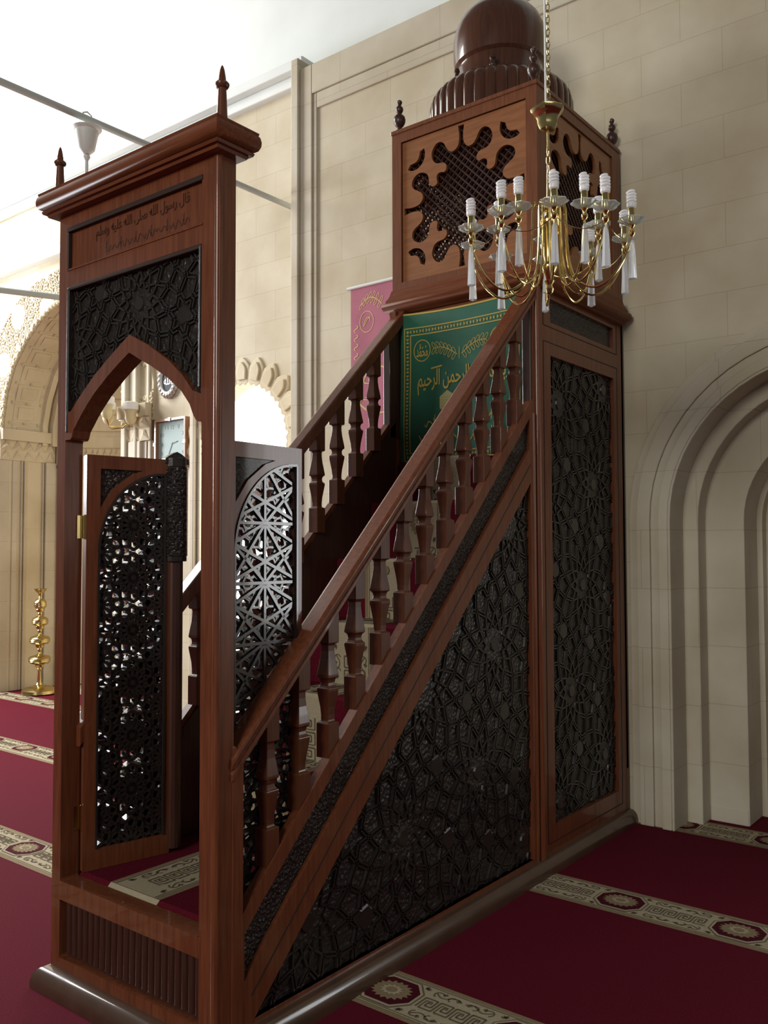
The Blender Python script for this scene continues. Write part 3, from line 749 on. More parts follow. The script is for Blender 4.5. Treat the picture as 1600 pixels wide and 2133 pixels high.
def fret(c0, c1, mp, d0, d1, name):
    b = MB(); cz = (bz0 + bz1) / 2 + .0; cc = (c0 + c1) / 2; hw = (c1 - c0) / 2 - .062; hh = (bz1 - bz0) / 2 - .055
    T = lambda P: [(cc + u * hw, cz + v * hh) for u, v in P]
    fr = [(c0, bz0), (c1, bz0), (c1, bz1), (c0, bz1)]
    inn = [(cc - hw, cz - hh), (cc + hw, cz - hh), (cc + hw, cz + hh), (cc - hw, cz + hh)]
    b.plate(fr, [inn], mp, d0, d1, BOXW)
    b.plate([(cc - hw + .004, cz - hh + .004), (cc + hw - .004, cz - hh + .004), (cc + hw - .004, cz + hh - .004), (cc - hw + .004, cz + hh - .004)], [T(full)] + [T(c) for c in cres], mp, d0 + (d1 - d0) * .2, d0 + (d1 - d0) * .72, ORANGE)
    o = pt(name, b, bevel=.003)
    b = MB(); poly = inn; n = 40; s = .031
    for k in range(-n, n):
        for sg in (1, -1):
            p = (cc + k * s * sqrt(2) - 1.2, cz - sg * 1.2); q = (cc + k * s * sqrt(2) + 1.2, cz + sg * 1.2)
            for A, B in clip(p, q, poly): b.bar2d(A, B, .0085, mp, d0 - .006 * (2 + sg), d0 - .006 * (1 + sg), DARKR, 1)
    for k in range(-n, n):
        for o2 in (-.0115, .0115):
            for A, B in clip((cc + k * s * sqrt(2) - 1.2 + o2, cz - 1.2), (cc + k * s * sqrt(2) + 1.2 + o2, cz + 1.2), poly): b.bar2d(A, B, .003, mp, d0 - .020, d0 - .017, DARKR, 1)
    g = b.build('lattice_screen', o); return o
fret(bx0, bx1, lambda a, c, d: Vector((a, by0 - d, c)), -.035, 0, 'fretwork_panel')
fret(by0 + .036, by1 - .036, lambda a, c, d: Vector((bx1 + d, a, c)), -.035, 0, 'fretwork_panel')
fret(bx0, bx1, lambda a, c, d: Vector((a, by1 + d, c)), -.035, 0, 'fretwork_panel')
fret(by0 + .036, by1 - .036, lambda a, c, d: Vector((bx0 - d, a, c)), -.035, 0, 'fretwork_panel')
b = MB(); b.box((bx0 - .006, by0 - .006, bz1 - .001), (bx1 + .006, by1 + .006, bz1 + .022), BOXW); pt('canopy_roof', b, bevel=.004)
# corner finials
cf = [(.026, 0), (.026, .008), (.014, .016), (.012, .028), (.024, .040), (.033, .058), (.034, .075), (.030, .090), (.016, .104), (.012, .112), (.019, .120), (.022, .132), (.019, .144), (.011, .152), (.010, .160), (.015, .168), (.015, .178), (.008, .186), (.001, .190)]
b = MB(); b.lathe(cf, (0, 0, 0), DARKR, 20); c0 = b.build('corner_finial', mb_, smooth=True, off=(0, 0, 0))
zt = bz1 + .02
c0.location = Vector((bx0 + .03, by0 + .03, zt)) - OR
for p in ((bx1 - .03, by0 + .03, zt), (bx1 - .03, by1 - .03, zt), (bx0 + .03, by1 - .03, zt)): copyp(c0, mb_, Vector(p) - OR)
CX, CY = (bx0 + bx1) / 2 - .03, (by0 + by1) / 2 - .03
b = MB()   # reeded drum
pr = [(.408, 0), (.408, .13), (.407, .17), (.398, .21), (.378, .24), (.352, .260), (.33, .268), (.30, .268)]
b.lathe(pr, (CX, CY, zt), DOMEW, 240, wob=lambda a, i: 1 + (.034 if i < 7 else 0) * abs(sin(a * 20)) ** .5 - (.03 if i < 7 else 0))
pt('reeded_drum', b, smooth=True, sharp=60)
b = MB(); b.lathe([(.016, 0), (.02, .02), (.013, .035), (.01, .05), (.017, .06), (.012, .075), (.001, .085)], (0, 0, 0), DARKR, 12)
df = b.build('drum_finial', mb_, smooth=True, off=(0, 0, 0))
for k in range(8):
    a = pi / 4 * k + pi / 8; loc = Vector((CX + .30 * cos(a), CY + .30 * sin(a), zt + .265)) - OR
    if k: copyp(df, mb_, loc)
    else: df.location = loc
b = MB()   # collar and onion bulb
b.lathe([(.265, 0), (.258, .02), (.245, .04), (.245, .22), (.25, .25)], (CX, CY, zt + .265), DOMEW, 64)
b.lathe([(.24, 0), (.262, .02), (.266, .065), (.268, .12), (.266, .175), (.255, .23), (.231, .285), (.190, .335), (.14, .37), (.08, .40), (.045, .43), (.03, .47)], (CX, CY, zt + .405), DOMEW, 72)
pt('onion_dome', b, smooth=True)
b = MB(); b.lathe([(.03, 0), (.02, .04), (.045, .07), (.045, .10), (.015, .13), (.01, .2), (.001, .24)], (CX, CY, zt + .865), BRASSM, 24); pt('dome_finial', b, smooth=True)

# ---- gate leaves
def leaf(hx, hy, az, Lw, z0, z1, hand, name):
    dx, dy = sin(az), cos(az); nx, ny_ = cos(az), -sin(az)     # normal towards +x (the viewer's side)
    mp = lambda s, z, d: Vector((hx + dx * s + nx * d, hy + dy * s + ny_ * d, z))
    st = .048; t = .017; b = MB()
    zc = z1 - .06; h1 = Lw - st * .55
    cv = [(h1, zc)]
    n = 14
    for i in range(1, n + 1):
        a = i / n * pi / 2; cv.append((h1 - (h1 - st) * sin(a) ** .92, zc - .30 * (1 - cos(a)) ** .95))
    opening = [(st, z0 + .075), (h1, z0 + .075)] + cv
    sp = [(st + .004, z1 - .05), (st + .004, cv[-3][1] + .10), (cv[7][0] - .02, cv[7][1] + .03), (cv[4][0] - .015, cv[4][1] + .028), (h1 * .70, z1 - .05)]
    b.plate([(0, z0), (Lw, z0), (Lw, z1), (0, z1)], [opening, sp], mp, -t, t, WOOD)
    o = pt(name, b, bevel=.004)
    b = MB(); b.prism(sp, mp, -t * .6, t * .5, FLORAL); b.build('carved_corner', o)
    # raised curved moulding
    b = MB(); 
    for p, q in zip(cv, cv[1:]): b.bar2d(p, q, .012, mp, t * .6, t + .005, EBGLOSS)
    b.bar2d((st, z0 + .075), cv[-1], .010, mp, t * .6, t + .005, EBGLOSS); b.bar2d((h1, z0 + .075), cv[0], .010, mp, t * .6, t + .005, EBGLOSS)
    b.build('arch_moulding', o)
    # pierced lattice: star centres along the leaf
    b = MB(); P = .197; cs = st + (h1 - st) * (.52 if hand < 0 else .50); zc0 = 1.632 if hand > 0 else 1.638; hw = (h1 - st) / 2
    poly = opening
    def seg(p, q, w, d0, d1, m=EBGLOSS):
        for A, B in clip(p, q, poly): b.bar2d(A, B, w, mp, d0, d1, m, .8)
    th = -1 if hand < 0 else 1
    def motif(x, z, w):
        # rosette: radial bars, zigzag ring and a ring of petals
        D0, D1 = (-t * 1.25, t * .85) if hand < 0 else (-t * .8, t * .15)
        for j in range(12):
            a = j * pi / 6; am = a + pi / 12; P_ = lambda r, q: (x + r * cos(q), z + r * sin(q))
            seg(P_(.010, a), P_(.046, a), w, D0, D1)
            seg(P_(.046, a), P_(.060, am), w * 1.25, D0, D1); seg(P_(.060, am), P_(.046, a + pi / 6), w * 1.25, D0, D1)
            seg(P_(.060, am), P_(.082, am), w, D0, D1); seg(P_(.082, am), P_(.092, a + pi / 6), w, D0, D1); seg(P_(.082, am), P_(.092, a), w, D0, D1)
        if inside(poly, x, z): b.prism([(x + .024 * cos(pi / 6 * i), z + .024 * sin(pi / 6 * i)) for i in range(12)], mp, D0, D1, EBGLOSS)
    w_ = .0150 if hand < 0 else .009
    for k in range(-1, 8):
        zk = zc0 - k * P
        motif(cs, zk, w_); motif(cs - hw, zk - P / 2, w_); motif(cs + hw, zk - P / 2, w_)
        if hand < 0:
            d0, d1 = -t * 2.0, -t * 1.2; W_ = .016; z1_ = zk - P
            seg((cs - hw - .02, zk), (cs + hw + .02, zk), W_, d0, d1); seg((cs, zk), (cs, z1_), W_, d0, d1 - .0005)
            for X in (cs - hw, cs + hw):
                seg((cs, zk), (X, z1_), W_, d0, d1 - .001); seg((cs, z1_), (X, zk), W_, d0, d1 - .0015)
                seg((cs, zk), (X, zk - P * .34), W_, d0, d1 - .002); seg((cs, z1_), (X, zk - P * .66), W_, d0, d1 - .0025)
        if hand > 0:     # flat slats nailed over the back
            d0, d1 = t * .2, t * .62; W_ = .0125; z1_ = zk - P; L_, R_ = cs - hw - .02, cs + hw + .02
            seg((L_, zk), (R_, zk), W_, d0, d1 + .001); seg((cs, zk), (cs, z1_), W_, d0, d1)
            for X in (L_ + .02, R_ - .02):
                seg((cs, zk), (X, z1_ + .012), W_, d0, d1); seg((cs, z1_), (X, zk - P * .34), W_, d0, d1); seg((cs, zk), (X, zk - P * .34), W_, d0, d1)
            seg((L_ + .02, zk - P * .34), (R_ - .02, z1_ + .01), W_, d0, d1 + .0005); seg((R_ - .02, zk - P * .34), (L_ + .02, z1_ + .01), W_, d0, d1 + .0007)
    g = b.build('pierced_lattice', o); g['label'] = 'black pierced star lattice'
    return o, mp, t
lf, mpL, tL = leaf(XL + .005, .080, radians(13), .335, .385, 1.897, -1, 'gate_leaf')
b = MB()   # meeting stile with carved half column
for z0, z1, r, m in ((.40, 1.50, .032, DARKR), (1.50, 1.52, .046, EBGLOSS), (1.52, 1.87, .049, FLORAL), (1.87, 1.905, .044, EBONY)):
    pts = [(.358 + (r) * cos(a), r * .95 * sin(a)) for a in [2 * pi * i / 14 for i in range(14)]]
    b.prism(pts, lambda p, q, d: mpL(p, d, q), z0, z1, m)
b.prism([(.305, 1.88), (.409, 1.88), (.405, 1.902), (.39, 1.912), (.375, 1.922), (.357, 1.930), (.339, 1.922), (.322, 1.912), (.308, 1.902)], mpL, -.02, .02, EBONY)
b.box((0, 0, 0), (.0001, .0001, .0001), EBONY) if False else None
o_ = b.build('meeting_column', lf, bevel=.002)
rf, mpR, tR = leaf(XR - .002, .076, radians(0.5), .355, .385, 1.893, 1, 'gate_leaf')
def hinge(x, y, z, par):
    b = MB(); b.tube([(x, y, z - .045), (x, y, z + .045)], .006, BRASSM, 10); HB = BRASSM; b.box((x - .012, y - .028, z - .042), (x - .008, y - .002, z + .042), BRASSM)
    b.box((x + .0, y + .004, z - .042), (x + .008, y + .026, z + .042), BRASSM); b.build('hinge', par)
for z in (1.63, .58): hinge(XL + .012, .078, z, lf)
for z in (1.63, .58): hinge(XR - .02, .076, z, rf)

# ------------------------------------------------------------------ stair runner (separate textile)
path = [(.080, .30), (.075, .37), (.090, .3835), (ny[0] + .004, .3835)]
for k in range(6):
    zprev = nz[k - 1] if k else .3835
    path += [(ny[k] - .004, zprev + .004), (ny[k] - .006, nz[k] - .012), (ny[k] + .004, nz[k] + .001)]
    path += [(ny[k + 1] - .006 if k < 5 else 3.0, nz[k] + .001)]
cum = [0]
for p, q in zip(path, path[1:]): cum.append(cum[-1] + sqrt((q[0] - p[0]) ** 2 + (q[1] - p[1]) ** 2))
def along_path(a, d):
    a = max(0, min(a, cum[-1] - 1e-6))
    for i in range(len(path) - 1):
        if a <= cum[i + 1]: break
    p, q = path[i], path[i + 1]; f = (a - cum[i]) / max(1e-9, cum[i + 1] - cum[i]); ty, tz = (q[0] - p[0]), (q[1] - p[1]); l = sqrt(ty * ty + tz * tz) or 1
    return p[0] + ty * f - tz / l * d, p[1] + tz * f + ty / l * d
b = MB()
for i in range(len(path) - 1):
    (y0, z0), (y1, z1) = path[i], path[i + 1]
    b.add([(XA + .004, y0, z0), (XB - .004, y0, z0), (XB - .004, y1, z1), (XA + .004, y1, z1)], [(0, 1, 2, 3)], CARP)
def rp(a, c, d):
    y, z = along_path(a, d); return Vector((-.51 - c, y, z))
for i in range(len(path) - 1):
    if cum[i + 1] - cum[i] > .05: band_pattern(b, rp, cum[i] + 1e-5, cum[i + 1] - 1e-5, .548, e=.0012)
    else: b.add([rp(cum[i], -.135, .0012), rp(cum[i], .135, .0012), rp(cum[i + 1], .135, .0012), rp(cum[i + 1], -.135, .0012)], [(0, 1, 2, 3)], CREAM)
tag(b.build('stair_carpet'), 'crimson carpet with a cream patterned band running up the pulpit stairs', 'carpet')

# ------------------------------------------------------------------ green banner
YBn = 2.018
def cloth(x0, x1, z0, z1, yb, wav, sag=0):
    def mp(a, c, d):
        u = (a - x0) / (x1 - x0); v = (c - z0) / (z1 - z0)
        return Vector((a, yb - d - wav * (sin(u * 9 + v * 2.5) * .5 + .5 * sin(v * 7 - u * 4)) * (1.1 - v) - wav * .3 * sin(u * 20) * (1 - v), c - sag * 4 * u * (1 - u) * v ** 4))
    return mp
mpg = cloth(-.82, -.06, 2.00, 2.825, YBn, .010, .018)
b = MB(); NX, NZ = 40, 40
vs = [mpg(-.82 + .76 * i / NX, 2.0 + .825 * j / NZ, e) for e in (0, -.003) for j in range(NZ + 1) for i in range(NX + 1)]; nv = (NX + 1) * (NZ + 1)
fs = []
for j in range(NZ):
    for i in range(NX):
        q = [j * (NX + 1) + i, j * (NX + 1) + i + 1, (j + 1) * (NX + 1) + i + 1, (j + 1) * (NX + 1) + i]; fs += [q, [k + nv for k in q[::-1]]]
b.add(vs, fs, GREEN)
def gl(pts, w, d=.0015, m=GOLD, closed=False): b.line2d(pts, w, mpg, d, m, closed)
def dense(p, q, n=24): return [(p[0] + (q[0] - p[0]) * i / n, p[1] + (q[1] - p[1]) * i / n) for i in range(n + 1)]
for o in (.028, .068):
    L_, R_, T_, B_ = -.82 + o, -.06 - o, 2.825 - .085 - (o - .028), 2.0 + o - .01
    gl(dense((L_, T_), (R_, T_)), .006); gl(dense((L_, B_), (R_, B_)), .006); gl(dense((L_, B_), (L_, T_)), .006); gl(dense((R_, B_), (R_, T_)), .006)
for k in range(17):       # bow-tie links in the border
    for (x, z, h) in ((-.82 + .06 + k * .040, 2.825 - .105, 1), (-.82 + .06 + k * .040, 2.0 + .038, 1), (-.772, 2.07 + k * .040, 0), (-.108, 2.07 + k * .040, 0)):
        if h: P = [[(x - .013, z - .011), (x - .002, z), (x - .013, z + .011)], [(x + .013, z - .011), (x + .002, z), (x + .013, z + .011)]]
        else: P = [[(x - .011, z - .013), (x, z - .002), (x + .011, z - .013)], [(x - .011, z + .013), (x, z + .002), (x + .011, z + .013)]]
        for t in P: b.add([mpg(p[0], p[1], .0015) for p in t], [(0, 1, 2)], GOLD)
gl(dense((-.815, 2.819), (-.065, 2.819)), .010)
for cx, tx in ((-.678, shape_ar('محمد') if False else '\ufdf4'), (-.20, '\ufdf2')):
    gl([(cx + .052 * cos(2 * pi * i / 28), 2.610 + .058 * sin(2 * pi * i / 28)) for i in range(28)], .005, closed=True)
    b.text(tx, mpg, cx - .036, cx + .036, 2.575, 2.648, .0012, .0022, GOLD, bold=.01)
for sg in (-1, 1):        # leaf sprays
    st = [(-.44 + sg * (.012 + .155 * t / 12), 2.56 + .055 * sin(t / 12 * pi * .62)) for t in range(13)]
    gl(st, .004)
    for k in range(1, 12, 2):
        for s2 in (-1, 1):
            x, z = st[k]; a = radians(60) * s2 + (0 if sg > 0 else pi); a = a if sg > 0 else pi - radians(60) * s2
            lfp = []
            for t in range(13):
                f = t / 12 * 2 * pi; u = .019 + .019 * cos(f); v = .008 * sin(f); lfp.append((x + u * cos(a) - v * sin(a), z + u * sin(a) + v * cos(a)))
            gl(lfp, .003)
gl([(-.44, 2.535), (-.44, 2.60)], .004)
b.text(shape_ar('بسم الله الرحمن الرحيم'), mpg, -.705, -.165, 2.365, 2.500, .0012, .0024, GOLD, bold=.012)
gl(dense((-.62, 2.505), (-.55, 2.512), 4), .008)
b.prism([(-.515 + .055 * cos(pi / 3 * k + pi / 6), 2.315 + .062 * sin(pi / 3 * k + pi / 6)) for k in range(6)], mpg, .0008, .0022, GOLDP)
for k in range(5): gl(dense((-.553, 2.285 + k * .014), (-.477, 2.285 + k * .014), 4), .0025, .0026, GOLD)
RB = random.Random(3)
for row, (zc, xa, xb) in enumerate(((2.21, -.66, -.20), (2.125, -.70, -.16))):   # lower lines are unreadable strokes
    x = xa
    while x < xb:
        L = RB.uniform(.02, .05); a = RB.uniform(0, 6); am = RB.uniform(.010, .028)
        gl([(x + L * t / 8, zc + am * sin(a + t * .55)) for t in range(9)], [.001, .004, .006, .007, .007, .006, .005, .004, .001])
        if RB.random() < .5: gl([(x + L * .4, zc - .01), (x + L * .45, zc + .045)], .005)
        x += L * .8
tag(b.build('banner', smooth=True), 'green satin banner with gold embroidered calligraphy hung at the stair head', 'banner')

# ------------------------------------------------------------------ rose banner on wall
xb0, xb1, zb0, zb1 = -2.045, -1.35, 1.35, 3.43
mpr = cloth(xb0, xb1, zb0, zb1, YW - .045, .008)
rb = thing('wall_banner', ((xb0 + xb1) / 2, YW - .04, zb0), 'rose red cloth banner with yellow scrollwork hanging on the stone wall', 'banner')
b = MB(); vs = [mpr(xb0 + (xb1 - xb0) * i / 24, zb0 + (zb1 - zb0) * j / 40, e) for e in (0, -.003) for j in range(41) for i in range(25)]; nv = 25 * 41; fs = []
for j in range(40):
    for i in range(24):
        q = [j * 25 + i, j * 25 + i + 1, (j + 1) * 25 + i + 1, (j + 1) * 25 + i]; fs += [q, [k + nv for k in q[::-1]]]
b.add(vs, fs, ROSE)
gr = lambda pts, w, closed=False: b.line2d(pts, w, mpr, .0016, ROSEG, closed)
for sg, xe in ((1, xb0 + .05), (-1, xb1 - .05)):
    for k in range(26):      # row of S curls down both edges
        z = zb1 - .30 - k * .066
        gr([(xe + .018 * sin(t * .7) * sg, z + .026 - .052 * t / 9) for t in range(10)], [.002, .006, .008, .009, .009, .009, .009, .008, .006, .002])
xm = (xb0 + xb1) / 2
for sg in (-1, 1):
    cx = xm + sg * .20
    gr([(cx + .062 * cos(2 * pi * i / 28), zb1 - .26 + .075 * sin(2 * pi * i / 28)) for i in range(28)], .006, True)
    gr([(cx + .030 * cos(i * .8), zb1 - .26 + .034 * sin(i * 1.1)) for i in range(9)], .006)
    st = [(cx + sg * .06 - sg * .20 * t / 12, zb1 - .14 + .05 * sin(t / 12 * 3.4)) for t in range(13)]; gr(st, .006)
    for k in range(1, 12, 2):
        for s2 in (-1, 1):
            x, z = st[k]; a = pi / 2 * s2 + .5 * sg
            gr([(x + (.022 + .022 * cos(f)) * cos(a) - .009 * sin(f) * sin(a), z + (.022 + .022 * cos(f)) * sin(a) + .009 * sin(f) * cos(a)) for f in [2 * pi * t / 10 for t in range(11)]], .005)
for k in range(7):
    z = zb1 - .62 - k * .22; w = .11 + .04 * sin(k * 2)
    gr([(xm + .12 + w * cos(t * .55 + k), z + .06 * sin(t * .55 + k)) for t in range(11)], [.003, .009, .012, .014, .014, .014, .012, .010, .008, .006, .003])
    gr([(xm - .12 + w * cos(t * .5 + k * 2), z - .03 + .055 * sin(t * .6 + k)) for t in range(11)], [.003, .009, .012, .014, .014, .014, .012, .010, .008, .006, .003])
b.build('cloth', rb)
b = MB(); b.tube([(xb0 - .03, YW - .045, zb1 + .005), (xb1 + .03, YW - .045, zb1 + .005)], .012, WHITEP, 10)
b.tube([(xb0 + .05, YW, zb1 + .01), (xb0 + .05, YW - .045, zb1 + .01)], .004, WHITEP, 6); b.tube([(xb1 - .05, YW, zb1 + .01), (xb1 - .05, YW - .045, zb1 + .01)], .004, WHITEP, 6)
b.build('hanging_rod', rb, smooth=True)

# ------------------------------------------------------------------ chandelier
cc = Vector((.541, 1.131, 0)); ZR = 2.70
ch = thing('chandelier', (cc.x, cc.y, 2.45), 'brass chandelier with crystal drops and white spiral bulbs hanging before the canopy', 'chandelier')
def bld(b, n, par=ch, **k): return b.build(n, par, **k)
b = MB(); b.tube([(cc.x - .007, cc.y, 3.20), (cc.x - .010, cc.y, 5.0), (cc.x - .012, cc.y, 8.9)], .0045, WHITEP, 8); bld(b, 'power_cord')
def chain(z0, z1, n, par, x=cc.x + .004):
    b = MB(); h = (z1 - z0) / n
    for k in range(n):
        zc = z0 + h * (k + .5); pts = []
        for i in range(12):
            a = 2 * pi * i / 12; u, v = .0075 * cos(a), h * .62 * sin(a)
            pts.append((x + u, cc.y, zc + v) if k % 2 else (x, cc.y + u, zc + v))
        b.tube(pts, .0017, BRASSM, 6, closed=True)
    return bld(b, 'chain')
chain(3.20, 4.65, 60, ch); chain(2.945, 3.04, 3, ch, cc.x)
b = MB(); b.lathe([(.010, -.0), (.028, .004), (.036, .022), (.038, .04), (.050, .058), (.060, .070), (.062, .080), (.054, .086), (.02, .088)], (cc.x, cc.y, 3.105), BRASS, 10, wob=lambda a, i: 1 + .05 * cos(5 * a)); bld(b, 'ceiling_cup', smooth=True)
b = MB(); b.tube([(cc.x, cc.y, 3.03), (cc.x, cc.y, 3.11)], .005, BRASS, 8)
b.lathe([(.004, 0), (.014, .01), (.018, .03), (.03, .05), (.03, .06), (.018, .075), (.024, .10), (.024, .20), (.034, .215), (.034, .23), (.015, .25), (.008, .30), (.006, .42)], (cc.x, cc.y, 2.53), BRASS, 24); bld(b, 'central_stem', smooth=True)
b = MB(); b.lathe([(.002, 0), (.012, .006), (.016, .02), (.010, .035), (.02, .05)], (cc.x, cc.y, 2.485), BRASS, 16); bld(b, 'bottom_knob', smooth=True)
# shared shapes
def mkarm(r, zc):
    b = MB(); pts = [(.020, 2.80), (.045, 2.83), (.062, 2.80), (.066, 2.70), (.075, 2.60), (.10, 2.53), (.15, 2.495), (.20, 2.50), (.25, 2.545), (.285, 2.61), (.298, zc - .06), (.300, zc - .03)]
    pts = [(p * r / .30, z) for p, z in pts]; P = []
    for i in range(len(pts) - 1):
        for t in range(3):
            f = t / 3; a = pts[max(i - 1, 0)]; p = pts[i]; q = pts[i + 1]; n = pts[min(i + 2, len(pts) - 1)]
            cr = lambda k: .5 * (2 * p[k] + (q[k] - a[k]) * f + (2 * a[k] - 5 * p[k] + 4 * q[k] - n[k]) * f * f + (3 * p[k] - a[k] - 3 * q[k] + n[k]) * f ** 3)
            P.append((cr(0), 0, cr(1)))
    P.append((pts[-1][0], 0, pts[-1][1])); b.tube(P, .0042, BRASS, 8); return b
def coil():
    b = MB(); pts = []
    for i in range(61):
        t = i / 60; a = t * 2 * pi * 4.2; pts.append((.0135 * cos(a) * (1 if t < .9 else 1 - (t - .9) * 7), .0135 * sin(a) * (1 if t < .9 else 1 - (t - .9) * 7), .018 + .046 * t))
    b.tube(pts, .0052, BULB, 6); return b
armA = mkarm(.30, ZR).build('arm', ch, smooth=True, off=(0, 0, 0)); armB = mkarm(.195, ZR + .045).build('arm', ch, smooth=True, off=(0, 0, 0))
def lathe_part(prof, m, name, seg=16, wob=None, par=ch):
    b = MB(); b.lathe(prof, (0, 0, 0), m, seg, wob=wob); return b.build(name, par, smooth=True, off=(0, 0, 0))
dish = lathe_part([(.010, -.004), (.022, .000), (.036, .006), (.046, .014), (.0465, .017), (.035, .010), (.020, .005), (.008, .003)], GLASSD, 'glass_dish', 32, wob=lambda a, i: 1 + .07 * cos(8 * a))
cupm = lathe_part([(.004, -.045), (.010, -.038), (.012, -.026), (.006, -.020), (.007, -.012), (.012, -.004), (.008, 0)], BRASS, 'arm_cup')
sleeve = lathe_part([(.0125, 0), (.0125, .052), (.0115, .054)], BRASS, 'candle_sleeve', 20)
b = MB(); b.lathe([(.0125, 0), (.0165, .004), (.0175, .016), (.0135, .022), (.010, .024)], (0, 0, 0), BULBB, 18); cb = coil(); b.add(cb.v, cb.f, BULB)
bulb = b.build('spiral_bulb', ch, smooth=True, off=(0, 0, 0))
b = MB(); b.lathe([(.001, -.158), (.0155, -.152), (.0115, -.06), (.009, -.024), (.004, -.012), (.001, -.01)], (0, 0, 0), CRYST, 6); b.lathe([(.001, -.012), (.005, -.006), (.001, 0)], (0, 0, 0), CRYST, 6)
prism_ = b.build('crystal_drop', ch, off=(0, 0, 0))
used = set()
def place(o, loc, rz=0):
    if o.name in used: copyp(o, ch, loc, (0, 0, rz))
    else: used.add(o.name); o.location = loc; o.rotation_euler = (0, 0, rz)
camdir = atan2(-1.803 - 1.131, 2.062 - .541)
CO = Vector((cc.x, cc.y, 2.45)) 
for tier, n, r, zc, arm, ph in ((0, 10, .30, ZR, armA, .06), (1, 5, .195, ZR + .045, armB, .06 + pi / 5)):
    for k in range(n):
        a = camdir + ph + 2 * pi * k / n
        base = Vector((cc.x + r * cos(a), cc.y + r * sin(a), zc)) - CO
        place(arm, Vector((0, 0, -2.45)), a)
        place(cupm, base); place(dish, base + Vector((0, 0, .002)), a); place(sleeve, base + Vector((0, 0, .006))); place(bulb, base + Vector((0, 0, .058)), a * 1.7)
        place(prism_, base + Vector((0, 0, -.044)), a)
b = MB()       # thin swags between arms
for k in range(10):
    a0 = camdir + .06 + 2 * pi * k / 10; a1 = a0 + 2 * pi / 10; p = Vector((cc.x + .30 * cos(a0), cc.y + .30 * sin(a0), ZR - .03)); q = Vector((cc.x + .195 * cos((a0 + a1) / 2), cc.y + .195 * sin((a0 + a1) / 2), ZR + .01)); s_ = Vector((cc.x + .30 * cos(a1), cc.y + .30 * sin(a1), ZR - .03))
    for A, B in ((p, s_),):
        b.tube([A.lerp(B, t / 10) + Vector((0, 0, -.16 * (t / 10) * (1 - t / 10))) for t in range(11)], .0016, BRASSM, 5)
bld(b, 'brass_swag')

# ------------------------------------------------------------------ tie rods and hanging cap
b = MB(); b.tube([(-2.80, -9, 4.27), (-2.80, YL, 4.27)], .022, RODM, 12); b.lathe([(.05, 0), (.05, .02), (.02, .02)], (-2.80, YL - .03, 4.262), RODM, 14)
tag(b.build('tie_rod', smooth=True), 'long grey iron tie rod carrying the white cap, running over the gate to the wall', 'rod')
b = MB(); b.tube([(-6.98, 0.03, 4.0), (-5.49, YL - .0, 4.0)], .030, RODM, 12)
tag(b.build('tie_rod', smooth=True), 'short grey iron tie rod crossing in front of the carved niche arch', 'rod')
hx, hy = -2.80, 1.362
cpn = thing('ceiling_cap', (hx, hy, 4.27), 'white bell-shaped pendant cap hooked on the grey tie rod above the gate', 'pendant cap')
b = MB(); b.lathe([(.020, -.225), (.030, -.215), (.050, -.195), (.068, -.10), (.074, -.085), (.072, -.075), (.088, -.065), (.092, -.058), (.03, -.052)], (hx, hy, 4.265), WHITEP, 28); b.build('cap', cpn, smooth=True)
b = MB(); b.tube([(hx, hy + .02, 4.21), (hx, hy + .03, 4.25), (hx, hy + .03, 4.30), (hx, hy, 4.315), (hx, hy - .03, 4.30), (hx, hy - .03, 4.26)], .006, WHITEP, 8); b.build('hook', cpn, smooth=True)
b = MB(); b.tube([(hx, hy, 4.05), (hx, hy, 3.45)], .011, WHITEP, 10); b.lathe([(.011, -.0), (.022, .02), (.022, .03), (.011, .04)], (hx, hy, 4.0), WHITEP, 14)
b.lathe([(.01, 0), (.05, .01), (.05, .05), (.011, .07)], (hx, hy, 3.42), WHITEP, 18); b.build('down_rod', cpn, smooth=True)

# ------------------------------------------------------------------ clock
kx0, kx1, kz0, kz1 = -4.57, -4.135, 2.285, 2.735; YK = YL - .10
ck = thing('wall_clock', ((kx0 + kx1) / 2, YL, kz0), 'square wall clock with brown frame and pale green dial, beside the sconce', 'clock')
CLB = mat('clock_brown_frame', (.30, .15, .08), .4, coat=.3); DIAL = mat('pale_dial', (.33, .42, .40), .6); INK = mat('clock_ink', (.13, .16, .16), .5); SILV = mat('silver_clip', (.8, .8, .78), .25, metal=1)
b = MB(); fr = [(kx0, kz0), (kx1, kz0), (kx1, kz1), (kx0, kz1)]; t = .021
inn = [(kx0 + t, kz0 + t), (kx1 - t, kz0 + t), (kx1 - t, kz1 - t), (kx0 + t, kz1 - t)]
b.plate(fr, [inn], XZ(YL), 0, .055, CLB); b.build('frame', ck, bevel=.005)
b = MB(); b.box((kx0 + t - .002, YL - .02, kz0 + t - .002), (kx1 - t + .002, YL - .0, kz1 - t + .002), DIAL); b.build('dial', ck)
kcx, kcz = (kx0 + kx1) / 2, (kz0 + kz1) / 2; b = MB()
for h in range(1, 13):
    a = pi / 2 - h * pi / 6; sx, sz = cos(a), sin(a); mxx = max(abs(sx), abs(sz)); rx = .145; px_, pz_ = kcx + rx * sx / max(mxx, .75), kcz + rx * 1.02 * sz / max(mxx, .75)
    w = .011 * len(str(h)); b.text(str(h), XZ(YL - .02), px_ - w, px_ + w, pz_ - .017, pz_ + .017, 0, .0015, INK)
b.build('numerals', ck)
for ln_, w, ang, nm in ((.075, .010, pi / 2 - radians(78), 'hour_hand'), (.105, .007, pi / 2 - radians(208), 'minute_hand')):
    b = MB(); b.bar2d((kcx - .015 * cos(ang), kcz - .015 * sin(ang)), (kcx + ln_ * cos(ang), kcz + ln_ * sin(ang)), w, XZ(YL - .02), .003, .005, INK); b.build(nm, ck)
b = MB()
